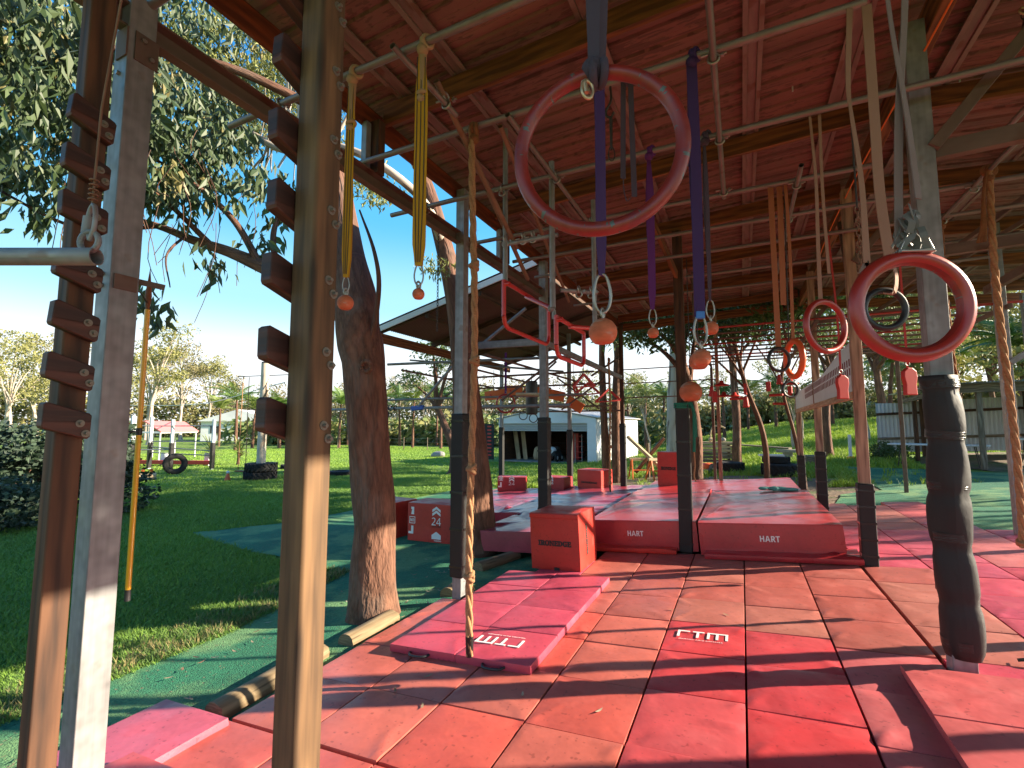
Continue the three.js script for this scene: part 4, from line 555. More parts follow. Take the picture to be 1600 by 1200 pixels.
// right-hand red hoop, its two straps and the taped buckle
{ const h = hoop('glossy red hoop with a steel buckle in front of the lumpy padded post', { x: .57, y: 2.085, z: -2.16, R: .205, t: .026, mat: wornRed, ry: .30 });
  mesh('channel', xf(new THREE.TorusGeometry(.181, .0265, 8, 60), 0, .205, .0035), M.redTube, h); mesh('buckle', [box(.115, .014, .05, .02, .405, 0, 0, 0, -.05, .004), cyl([-.04, .40, .02], [.0, .47, .01], .005), cyl([.08, .40, .02], [.06, .47, .01], .005), cyl([-.035, .405, .03], [.075, .402, .03], .006)], M.steel, h);
  mesh('frayed_tape', Array.from({ length: 16 }, () => { const a = [rr(-.03, .06), rr(.44, .6), rr(-.03, .03)]; return ribbon([a, [a[0] + rr(-.02, .02), a[1] - .03, a[2] + .01], [a[0] + rr(-.04, .04), a[1] - rr(.05, .09), a[2]]], .022, .003, [rr(.4, 1), 0, rr(-.8, .8)], 5); }), std({ color: C3(.13, .13, .12), roughness: .5 }), h);
  const s = thing('lifting_strap', 'pair of long tan straps the glossy red hoop hangs from', 'strap', [.57, 2.32, -2.16]); mesh('webbing', [ribbon([[.10, 1.62, .0], [.05, .9, .0], [.01, .5, .0], [-.02, .0, 0]], .032, .004, [.9, 0, -.45], 20, (t) => .7 + .3 * Math.abs(Math.cos(t * 4))), ribbon([[-.02, 1.62, .02], [.0, .9, .02], [.03, .5, .01], [.045, .16, .01]], .034, .004, [.7, 0, -.7], 20, (t) => .5 + .5 * t)], M.webGrey, s); }
{ const s = thing('lifting_strap', 'wide tan strap looped through the black ring', 'strap', [.70, 2.30, -2.99]); mesh('webbing', [ribbon([[-.0, 1.64, 0], [.0, 1.0, 0], [.0, .55, 0], [.02, .22, .0]], .05, .005, [.95, 0, -.3], 18), ribbon([[.02, .22, 0], [.04, .12, .01], [.015, .02, .03], [-.02, .03, .02]], .04, .005, [.5, 0, -.8], 10)], M.webTan, s);
  hoop('black plastic gym ring hanging inside the glossy red hoop', { x: .685, y: 2.25, z: -2.99, R: .115, t: .016, mat: M.blackPlastic, ry: .35, name: 'gym_ring', cat: 'ring' });
  const s2 = thing('lifting_strap', 'thin tan strap with a tied end left of the black ring', 'strap', [.60, 2.45, -2.99]); mesh('webbing', ribbon([[.02, 1.48, .02], [-.01, 1.0, .02], [-.005, .9, .02], [.02, .5, .02], [.02, .05, .02]], .036, .005, [.9, 0, -.4], 22, (t) => .45 + .55 * Math.abs(t - .45) * 1.8), M.webTan, s2); mesh('tied_end', [0, 1, 2, 3, 4].map(() => ribbon([[.02, .06, .02], [.02 + rr(-.03, .03), .0, .02], [.02 + rr(-.04, .04), -.05, .02]], .014, .003, [1, 0, 0], 5)), M.webGrey, s2);
  const c = thing('hanging_chain', 'rusty chain beside the tied tan strap', 'chain', [.66, 2.5, -3.3]); mesh('links', chainGeo([0, .42, 0], 12), M.rusty, c); mesh('cord', cyl([0, .43, 0], [0, 1.46, 0], .005), M.darkSteel, c); }
{ hoop('medium red hoop on a thin tan strap behind the glossy one', { x: .565, y: 2.36, z: -3.97, R: .20, t: .021, mat: M.redTube, ry: .75 }); const s = thing('lifting_strap', 'thin tan strap holding the medium red hoop', 'strap', [.555, 2.54, -3.94]); mesh('webbing', [ribbon([[-.015, 1.41, 0], [.0, .9, 0], [-.01, .4, 0], [-.015, .0, 0]], .03, .004, [.9, 0, -.4], 18, (t) => .6 + .4 * t), ribbon([[.05, 1.41, -.03], [.04, .8, -.02], [.05, .2, -.03]], .022, .004, [.9, 0, -.4], 14)], M.webTan, s); }
{ const s = thing('lifting_strap', 'flat tan strap looped through the small black ring', 'strap', [.335, 2.36, -5.0]); mesh('webbing', [ribbon([[.0, 1.58, 0], [-.0, 1.0, 0], [-.0, .4, 0], [.0, .0, 0]], .05, .004, [.95, 0, -.3], 14), ribbon([[.075, 1.58, -.02], [.07, 1.1, -.02], [.06, .42, -.02]], .05, .004, [.95, 0, -.3], 12)], M.webOrange, s);
  hoop('small black gym ring on a flat tan strap', { x: .335, y: 2.265, z: -5.0, R: .12, t: .015, mat: M.blackPlastic, ry: .6, name: 'gym_ring', cat: 'ring' }); hoop('bright orange ring turned edge on beside the small black ring', { x: .46, y: 2.27, z: -5.05, R: .19, t: .026, mat: M.orangePlastic, ry: 1.9, name: 'gym_ring', cat: 'ring' }); const s3 = thing('lifting_strap', 'narrow orange strap above the edge on orange ring', 'strap', [.46, 2.45, -5.05]); mesh('webbing', ribbon([[.0, 1.49, .05], [.01, .9, .02], [.0, .0, 0]], .03, .004, [.9, 0, -.4], 14), M.webOrange, s3);
  hoop('black gym ring hanging lowest beside the perforated board', { x: .43, y: 2.0, z: -5.2, R: .085, t: .012, mat: M.blackPlastic, ry: .5, name: 'gym_ring', cat: 'ring' }); const s4 = thing('lifting_strap', 'thin dark cord to the lowest black ring', 'cord', [.43, 2.08, -5.2]); mesh('cord', cyl([0, 0, 0], [.02, 1.85, .19], .005), M.darkSteel, s4); }

// ================= ropes =================
function twistRope(label, x, z, top, bot, r, o = {}) {
  const g = thing('climbing_rope', label, 'rope', [x, bot, z]), L = top - bot, n = Math.round(L * 46), wob = (y) => [.012 * Math.sin(y * 2.1 + x * 9), .012 * Math.cos(y * 1.7)], fade = o.sway ?? 1;
  const st = [0, 1, 2].map((k) => { const pts = []; for (let i = 0; i <= n; i++) { const y = L - L * i / n, a = y / (r * 5.2) * Math.PI * 2 * .33 * 3 / 3 + k * 2.094, w = wob(y); pts.push([w[0] * fade + Math.cos(a) * r * .52, y, w[1] * fade + Math.sin(a) * r * .52]); } return tube(pts, r * .56, n, 7); });
  mesh('strands', st, o.mat ?? M.rope, g);
  const knots = []; for (const y of o.knots ?? []) { const w = wob(y - bot); for (let k = 0; k < 2; k++) knots.push(xf(new THREE.TorusGeometry(r * 1.15, r * .62, 8, 16), w[0], y - bot + (k - .5) * r * 1.1, w[1], Math.PI / 2 + (k ? .45 : -.4), k ? .3 : -.35, 0)); knots.push(xf(new THREE.TorusGeometry(r * .75, r * .5, 8, 14), w[0] + r * .8, y - bot, w[1] + r * .5, .3, .8, 0)); }
  if (knots.length) mesh('knot', knots, o.mat ?? M.rope, g);
  mesh('top_wrap', [xf(new THREE.TorusGeometry(r * 1.5, r * .7, 8, 18), 0, L - .02, 0, 0, o.wrapY ?? Math.PI / 2, 0), xf(new THREE.TorusGeometry(r * 1.5, r * .7, 8, 18), .02, L - .03, 0, .2, (o.wrapY ?? Math.PI / 2) + .4, .3), xf(new THREE.SphereGeometry(r * 1.6, 10, 8), 0, L - .1, 0)], o.mat ?? M.ropeDark, g);
  if (o.tip) mesh('taped_end', cyl([wob(0)[0], -.005, wob(0)[1]], [wob(.1)[0], .13, wob(.1)[1]], r * .95, r * 1.12, 12), M.tape, g);
  const fz = []; for (let i = 0; i < (o.fuzz ?? 0); i++) { const y = rr(0, L), a = rr(0, 6.28), w = wob(y), d = r * rr(1.0, 1.5); fz.push(cyl([w[0] + Math.cos(a) * r, y, w[1] + Math.sin(a) * r], [w[0] + Math.cos(a + .5) * d * 1.3, y - rr(.0, .04), w[1] + Math.sin(a + .5) * d * 1.3], .0009, .0006, 3, false)); } if (fz.length) mesh('loose_fibres', fz, o.mat ?? M.rope, g).userData.kind = 'stuff';
  return g;
}
twistRope('thick knotted climbing rope with a black taped tip over the pink mat', -1.77, -2.99, 3.95, .06, .026, { knots: [2.85, 2.13, 1.34, .59], tip: true, fuzz: 260 });
twistRope('thick brown climbing rope with a frayed bottom knot', 2.07, -5.5, 3.95, .64, .026, { knots: [.68], fuzz: 400, wrapY: 0 });
twistRope('dark climbing rope hanging behind the lumpy padded post', 2.07, -6.62, 3.95, .96, .026, { mat: M.ropeDark, knots: [.99], fuzz: 120, wrapY: 0 });
twistRope('thin knotted rope in front of the white shed', -2.35, -9.3, 3.0, .38, .020, { knots: [2.0, 1.25, .75, .65, .55], tip: true });
{ const k = thing('rope_tail', 'frayed brown rope tail hanging from the thick rope knot', 'rope', [2.02, 3.3, -5.5]); mesh('strands', [0, 1, 2].map((i) => tube([[.04, .62, .01 * i], [.0, .4, .02], [-.03 + .012 * i, .1, .01], [-.06 + .02 * i, -.02, .01 * i]], .014, 14, 6)), M.ropeDark, k); }
{ const c = thing('hanging_chain', 'heavy dark chain hanging at the steel brace', 'chain', [1.92, 3.9, -4.4]); mesh('links', chainGeo([0, .66, 0], 17, .042, .014), M.darkSteel, c); mesh('eye_bolt', ringLink(.025, .008, 0, .7, 0, .4, 0, 1), M.brass, c); const c2 = thing('hanging_chain', 'thin steel chain hanging in the sky beside the yellow strap', 'chain', [-3.0, 2.75, -4.3]); mesh('links', chainGeo([0, 1.12, 0], 33, .036, .010), M.darkSteel, c2); }

// ================= red swing frames =================
function swingFrame(label, x, zA, zB, yT, yB, arm) {
  const g = thing('swing_frame', label, 'swing frame', [x, yB, zA]), L = zB - zA, H = yT - yB, r = .021, c = .10;
  const pts = [[0, H, 0], [0, H * .5, 0], [0, c, 0]]; 
  mesh('tube_loop', [cyl([0, H, -.0], [0, H, L], r), cyl([0, H + .01, 0], [0, c, 0], r), tube([[0, c, 0], [0, c * .3, Math.sign(L) * c * .3], [0, 0, Math.sign(L) * c]], r, 8, 10), cyl([0, 0, Math.sign(L) * c], [0, 0, L - Math.sign(L) * c], r), tube([[0, 0, L - Math.sign(L) * c], [0, c * .3, L - Math.sign(L) * c * .3], [0, c, L]], r, 8, 10), cyl([0, c, L], [0, H, L], r)], M.redPaint, g);
  mesh('hang_arm', [cyl([0, H - .02, L * .45], [arm[0] - x, arm[1] - yB, arm[2] - zA], r * 1.05), cyl([-.0, H - .03, 0], [.06, H - .03, 0], r)], M.redPaint, g);
  mesh('elbow', [xf(new THREE.SphereGeometry(.036, 12, 8), arm[0] - x, arm[1] - yB, arm[2] - zA)], M.galv, g);
}
swingFrame('larger red tube swing frame hanging from two grey pipes', -1.95, -3.86, -5.0, 3.0, 2.57, [-1.52, 2.72, -3.97]);
swingFrame('smaller red tube swing frame beside the large ball grip', -1.45, -3.9, -4.72, 2.62, 2.27, [-1.28, 2.62, -4.55]);

// ================= bar on a shackle at the left edge =================
{ const g = thing('hanging_bar', 'galvanised pipe bar hung by a shackle beside the peg post', 'bar', [-2.04, 2.25, -.83]); const dir = V3(-.9, .0, .435), e = dir.clone().multiplyScalar(1.25).toArray(), outer = cyl([0, 0, 0], e, .031, .031, 20, false), inner = cyl([0, 0, 0], e, .027, .027, 20, false); mesh('pipe', [outer, inner, (() => { const r = new THREE.RingGeometry(.027, .031, 20); r.applyQuaternion(new THREE.Quaternion().setFromUnitVectors(V3(0, 0, 1), dir.clone().negate())); return r; })()], M.galv, g);
  const hx = dir.x * .03, hz = dir.z * .03; mesh('shackle', [xf(new THREE.TorusGeometry(.036, .010, 8, 18), hx, .055, hz, 0, .35, 0), tube([[hx, .06, hz], [hx - .02, .11, hz], [hx - .015, .17, hz], [hx + .01, .19, hz], [hx + .025, .16, hz], [hx + .025, .1, hz], [hx, .06, hz]], .008, 24, 7), cyl([hx - .025, .09, hz], [hx - .02, .15, hz], .017, .016, 10)], M.galv, g);
  mesh('wire', [cyl([hx, .19, hz], [hx + .01, .55, hz], .004), ...[0, 1, 2, 3, 4].map((k) => xf(new THREE.TorusGeometry(.012, .0035, 5, 10), hx, .21 + k * .018, hz, Math.PI / 2, 0, 0)), cyl([hx + .01, .55, hz], [hx + .05, 2.15, hz - .1], .004)], M.rusty, g); }
// ================= yellow pole with a spear tip =================
{ const g = thing('javelin', 'yellow pole with spear tip hanging behind the galvanised post', 'javelin', [-3.06, .70, -1.50]); mesh('shaft', cyl([0, .06, 0], [0, 1.62, 0], .0135), M.yellow, g); mesh('tip', [cyl([0, 1.70, 0], [0, 1.86, 0], .017, .001, 10), cyl([0, 1.62, 0], [0, 1.70, 0], .009, .017, 10)], M.orange, g); mesh('end_cap', cyl([0, 0, 0], [0, .06, 0], .0145), M.blackPlastic, g); mesh('band', cyl([0, .90, 0], [0, .94, 0], .0155), M.blackPlastic, g); mesh('hook', [tube([[.13, 1.70, .19], [.08, 1.69, .08], [.02, 1.66, .02], [0, 1.66, 0]], .004, 10, 5), tube([[.13, .92, .19], [.06, .92, .06], [0, .92, 0]], .005, 8, 5)], M.darkSteel, g); }

// ================= perforated board between the pale posts =================
{ const g = thing('perforated_board', 'grey metal board with two rows of red slots between pale posts', 'board', [1.32, 1.98, -6.72]);
  const top = (t) => .66 - .20 * sstep(0, .45, t), L = 6.5, n = 24, pos = [], uv = [], idx = []; for (let i = 0; i <= n; i++) for (const [y, x] of [[.08, 0], [top(i / n), 0], [top(i / n), .012], [.08, .012]]) { pos.push(x, y, -L * i / n); uv.push(-L * i / n, y); } for (let i = 0; i < n; i++) for (let j = 0; j < 4; j++) { const a = i * 4 + j, b = i * 4 + (j + 1) % 4; idx.push(a, a + 4, b, b, a + 4, b + 4); }
  let q = new THREE.BufferGeometry(); q.setAttribute('position', new THREE.Float32BufferAttribute(pos, 3)); q.setAttribute('uv', new THREE.Float32BufferAttribute(uv, 2)); q.setIndex(idx); q = q.toNonIndexed(); q.computeVertexNormals(); q.translate(-.13, 0, 0); mesh('sheet', q, M.sheetGrey, g);
  const slots = []; for (let k = 0; k < 34; k++) for (const row of [0, 1]) slots.push(box(.004, .085, .038, -.132, .27 + row * .11 + .05 * (1 - k / 34), -.12 - k * .135, 0, 0, 0, 0)); mesh('slot', slots, std({ color: C3(.16, .012, .012) }), g).userData.kind = 'stuff';
  for (let k = 0; k < 5; k++) mesh('timber_rail', box(.05, .085, 1.28, -.12, .034, -.65 - k * 1.3), M.pale, g);
  mesh('red_knob', [xf(new THREE.SphereGeometry(.03, 10, 8), -.15, .42, -5.9)], M.redRub, g); }
for (const [x, z, lab] of [[1.02, -6.35, 'red rubber paddle on a red strap beside the perforated board'], [1.48, -5.82, 'red rubber paddle on a red strap seen through the glossy hoop']]) { const g = thing('rubber_paddle', lab, 'grip', [x, 1.96, z]); mesh('paddle', xf(extr([[-.05, 0], [.05, 0], [.045, .09], [.06, .17], [.055, .22], [.02, .25], [-.02, .25], [-.055, .22], [-.06, .17], [-.045, .09]], .03, .008), 0, 0, -.015, 0, .5, 0), M.redRub, g); mesh('strap', ribbon([[0, .25, 0], [0, .9, 0], [0, 1.98, z < -6 ? -.25 : 0]], .022, .004, [.9, 0, -.4], 10), M.webRed, g); mesh('ring', ringLink(.02, .006, 0, .30, 0, .5, 0, 1), M.steel, g); }

// ================= monkey bars further back =================
{ const g = thing('monkey_bars', 'long overhead ladder of thin red rungs behind the timber post', 'monkey bars', [0, 3.3, -8.7]); for (const x of [-.68, 1.1, 3.3]) mesh('rail', bar([x, -.04, .2], [x, -.04, -5.1], .05, .06), M.brownSteel, g); for (let k = 0; k < 9; k++) mesh('rung', cyl([-.75, .03, -k * .58], [3.5, .03 + rr(-.01, .01), -k * .58], .019, .019, 8), k % 3 === 0 ? M.redTube : M.brownSteel, g); for (const [x, z] of [[-.68, -5], [3.3, -5]]) mesh('post', bar([x, -3.3 + groundY(x, -13.7), z], [x, -.08, z], .07, .07), M.brownSteel, g); for (const [x, y] of [[-.68, 3.0], [3.3, 3.0]]) mesh('hanger', bar([x, 0, 0], [x, 1.05, 0], .04, .04), M.brownSteel, g);
  const g2 = thing('wire_rail', 'three thin horizontal rails between the back posts', 'rail', [-2.8, 2.4, -12.6]); for (const y of [0, .38, .75]) mesh('rail', cyl([0, y, 0], [2.3, y + .02, 0], .014, .014, 8), M.brownSteel, g2); }
// hanging red grips on cords
function redGrip(kind, label, x, y, z) { const g = thing('red_grip', label, 'grip', [x, y, z], rr(0, 3), 'red training grips hung from the overhead ladder'); const cordTop = 3.31 - y; const s = { cone: () => new THREE.LatheGeometry([[.0, 0], [.05, 0], [.055, .02], [.035, .16], [.02, .2], [0, .2]].map(([a, b]) => new THREE.Vector2(a, b)), 16), disc: () => new THREE.LatheGeometry([[0, 0], [.13, 0], [.135, .02], [.05, .045], [.03, .10], [0, .10]].map(([a, b]) => new THREE.Vector2(a, b)), 20), bar: () => xf(cyl([-.14, .03, 0], [.14, .03, 0], .025, .025, 10), 0, 0, 0), block: () => box(.09, .2, .05, 0, .1, 0, 0, 0, 0, .015) }[kind](); mesh('grip', s, M.redRub, g); mesh('cord', cyl([0, .1, 0], [0, cordTop, 0], .004, .004, 6), M.darkSteel, g); }
const gripLab = { cone: 'red cone grip on a cord under the overhead ladder', disc: 'flat red disc grip on a cord under the overhead ladder', bar: 'short red bar grip on a cord under the overhead ladder', block: 'upright red block grip on a cord under the overhead ladder' };
for (const [k, x, y, z] of [['cone', -.5, 2.22, -9.86], ['disc', -.32, 2.42, -9.86], ['disc', -.30, 2.24, -10.4], ['block', -.42, 2.08, -9.28], ['block', .08, 2.2, -9.28], ['bar', -.05, 2.14, -9.86], ['bar', .62, 2.22, -10.4], ['bar', .66, 2.05, -10.4], ['block', .52, 2.36, -11.0], ['disc', .82, 2.4, -9.86], ['cone', .72, 2.5, -11.0], ['block', .95, 2.3, -11.6], ['cone', .08, 1.98, -9.3], ['disc', -.12, 2.3, -11.6]]) redGrip(k, gripLab[k], x, y, z);
// green cord tied round the timber post
{ const g = thing('green_cord', 'dark green cord tied round the timber post above its padding', 'cord', [-.74, 1.2, -7.0]); mesh('wrap', [0, 1, 2].map((k) => xf(new THREE.TorusGeometry(.098, .02, 6, 20), 0, .76 - k * .022, 0, Math.PI / 2 + rr(-.1, .1), 0, 0)), M.cordGreen, g); mesh('tail', [tube([[.1, .78, .04], [.145, .68, .05], [.15, .4, .05], [.14, .1, .05]], .022, 14, 6), tube([[.12, .78, .0], [.165, .6, .02], [.17, .3, .03]], .018, 12, 6)], M.cordGreen, g); mesh('rope_end', tube([[.14, .12, .05], [.145, -.1, .05], [.13, -.22, .06], [.15, -.3, .05]], .012, 12, 6), M.rope, g); }
// teal rag on the crash mat
{ const g = []; for (let k = 0; k < 9; k++) { const s = new THREE.IcosahedronGeometry(rr(.05, .1), 2); s.scale(1.3, .45, .8); const p = s.attributes.position; for (let i = 0; i < p.count; i++) { const q = 1 + .3 * (free(p.getX(i) * 30 + k, p.getZ(i) * 30 + p.getY(i) * 20, 4) - .5); p.setXYZ(i, p.getX(i) * q, p.getY(i) * q, p.getZ(i) * q); } s.computeVertexNormals(); s.translate(-.25 + k * .062, .03, rr(-.06, .06)); g.push(s); } const o = solo('folded_rag', g, M.teal, 'crumpled teal rag lying on the right crash mat', 'rag'); o.position.set(.55, SL * .55 + .45, -9.95); }
// things hanging from the far rig
{ const b = thing('punching_bag', 'black cylindrical punching bag hanging before the white shed', 'punching bag', [-4.55, 1.93, -10.5]); mesh('bag', new THREE.LatheGeometry([[0, 0], [.12, 0], [.145, .03], [.145, .78], [.12, .81], [0, .81]].map(([a, c]) => new THREE.Vector2(a, c)), 20), M.tape, b); mesh('chain', [cyl([0, .81, 0], [0, 1.0, 0], .008)], M.darkSteel, b);
  hoop('red hoop on a purple strap in front of the white shed', { x: -4.75, y: 2.16, z: -9.5, R: .225, t: .022, mat: M.redTube, ry: .5 }); const s = thing('lifting_strap', 'narrow purple strap above the far red hoop', 'strap', [-4.75, 2.36, -9.5]); mesh('webbing', ribbon([[0, .95, 0], [0, .5, 0], [0, 0, 0]], .05, .005, [.9, 0, -.4], 8), M.webViolet, s); mesh('clip', ringLink(.02, .006, 0, .05, 0), M.steel, s);
  for (const [x, y] of [[-5.0, 1.92], [-4.72, 1.85]]) { hoop(x < -4.9 ? 'thin black ring level with the shed gable' : 'thin black ring lower beside its twin before the shed', { x, y, z: -11, R: .115, t: .012, mat: M.blackPlastic, ry: .6, name: 'gym_ring', cat: 'ring' }); const c = thing('ring_cord', x < -4.9 ? 'dark cord above the higher thin black ring' : 'dark cord above the lower thin black ring', 'cord', [x, y + .11, -11]); mesh('cord', cyl([0, 0, 0], [0, .82, 0], .006), M.darkSteel, c); }
  const cb = thing('climbing_board', 'row of orange climbing boards slung under the lean-to roof', 'climbing board', [-7.0, 2.45, -12.6]); [[0, .0, .7, .28, .1], [.72, .1, .52, .3, .0], [1.3, .06, .6, .28, -.08], [2.0, -.06, .55, .28, -.25], [2.6, -.34, .5, .28, -.55]].forEach(([x, y, w, h, a]) => { const q = mesh('board', box(w, h, .06, x + w / 2, y + h / 2, 0, 0, 0, a), M.orangeBoard, cb); mesh('hold', [cyl([x + w * .3, y + h * .5, .02], [x + w * .3, y + h * .5, .06], .03, .02, 8)], M.redRub, q); }); mesh('hanger', [.3].map((x) => cyl([x, .15, 0], [x, .9, 0], .01)), M.darkSteel, cb);
  const peg = solo('wooden_peg', cyl([-3.35, 2.18, -7.1], [-2.9, 2.16, -7.06], .03, .03, 10), M.pale, 'short wooden peg sticking out of the grey padded post', 'peg');
  for (const [x, y, z, r] of [[-3.5, 2.35, -10.5, .3], [-3.1, 2.45, -9.3, 1.2], [-3.7, 2.5, -11.5, 2.2], [-3.0, 2.2, -10.6, .8]]) { const g = thing('red_bracket', `angled red steel bracket in the far rig, ${{ '-3.5': 'hung beside the wooden peg', '-3.1': 'hung closest to the red swing frames', '-3.7': 'hung above the shed roof', '-3': 'hung beside the thin knotted rope' }[x]}`, 'bracket', [x, y, z], r, 'red brackets in the far rig'); mesh('arm', [bar([0, 0, 0], [.35, .3, 0], .04, .05), bar([.35, .3, 0], [.6, .05, .1], .04, .05), bar([0, 0, 0], [.6, .05, .1], .03, .03)], M.redRub, g); mesh('cord', cyl([.35, .3, 0], [.35, .75, 0], .006), M.darkSteel, g); }
  const bd = thing('folded_straps', 'bundle of dark straps and a loop on the far pipe rail', 'straps', [-7.7, 2.06, -8.5]); mesh('bundle', [0, 1, 2, 3, 4, 5, 6].map((k) => xf(new THREE.TorusGeometry(.05, .014, 6, 14), k * .16 - .3, rr(-.01, .01), 0, rr(-.2, .2), Math.PI / 2 + rr(-.5, .5), 0)), M.blackPlastic, bd); mesh('loop', xf(new THREE.TorusGeometry(.17, .015, 6, 20), .25, -.15, 0, 0, .5, 0), M.blackPlastic, bd); }
// ================= trees and plants =================
function leafSpray(n, len, w, spread, droop) {
  const pos = []; const a = V3(), q = new THREE.Quaternion();
  for (let k = 0; k < n; k++) {
    const base = V3(rr(-spread, spread), rr(-spread, spread) * .8, rr(-spread, spread)), d = V3(rr(-1, 1), -droop + rr(-.7, .6), rr(-1, 1)).normalize(), s = d.clone().cross(V3(rr(-1, 1), rr(-1, 1), rr(-1, 1))).normalize(), L = len * rr(.65, 1.2), W = w * rr(.75, 1.2), nrm = s.clone().cross(d);
    const m = base.clone().addScaledVector(d, L * .42).addScaledVector(nrm, L * .08), t = base.clone().addScaledVector(d, L), l = m.clone().addScaledVector(s, W), r = m.clone().addScaledVector(s, -W);
    for (const [p1, p2, p3] of [[base, l, t], [base, t, r]]) pos.push(p1.x, p1.y, p1.z, p2.x, p2.y, p2.z, p3.x, p3.y, p3.z);
  }
  const g = new THREE.BufferGeometry(); g.setAttribute('position', new THREE.Float32BufferAttribute(pos, 3)); g.computeVertexNormals(); return g;
}
const leafMat = phy({ color: 0xffffff, roughness: .55, side: THREE.DoubleSide, transmission: .32, thickness: 0 });
const leafMatFar = phy({ color: 0xffffff, roughness: .8, side: THREE.DoubleSide, transmission: .36, thickness: 0 });
function crown(parent, clumps, spray, colour, mat = leafMat, name = 'crown') {
  const tot = clumps.reduce((s, c) => s + c.n, 0), im = new THREE.InstancedMesh(spray, mat, tot), m = new THREE.Matrix4(), q = new THREE.Quaternion(), col = new THREE.Color(); let k = 0;
  for (const c of clumps) for (let i = 0; i < c.n; i++) { const v = V3(rr(-1, 1), rr(-1, 1), rr(-1, 1)); if (v.length() > 1) v.setLength(rr(.5, 1)); const f = .25 + .75 * Math.sqrt(v.length()); v.setLength(f * v.length() ** .4); const R0 = c.r; q.setFromEuler(new THREE.Euler(rr(-.4, .4), rr(0, 6.28), rr(-.4, .4))); const s = rr(.75, 1.25) * (c.s ?? 1); m.compose(V3(c.c[0] + v.x * R0 * (c.sx ?? 1), c.c[1] + v.y * R0 * (c.sy ?? .75), c.c[2] + v.z * R0 * (c.sx ?? 1)), q, V3(s, s, s)); im.setMatrixAt(k, m); im.setColorAt(k, colour(col)); k++; }
  im.name = name; im.castShadow = im.receiveShadow = true; im.userData.kind = 'stuff'; parent.add(im); return im;
}
const gumLeaf = (c) => { const t = rnd(); return rnd() < .10 ? c.setRGB(.24, .21, .07) : c.setRGB(.055 + .07 * t, .10 + .085 * t, .022 + .02 * t); };
const sprayNear = leafSpray(9, .19, .034, .17, 1.0), sprayFine = leafSpray(12, .12, .017, .16, 1.0), sprayMid = leafSpray(9, .2, .038, .24, .6), sprayFar = leafSpray(8, .42, .1, .5, .35);
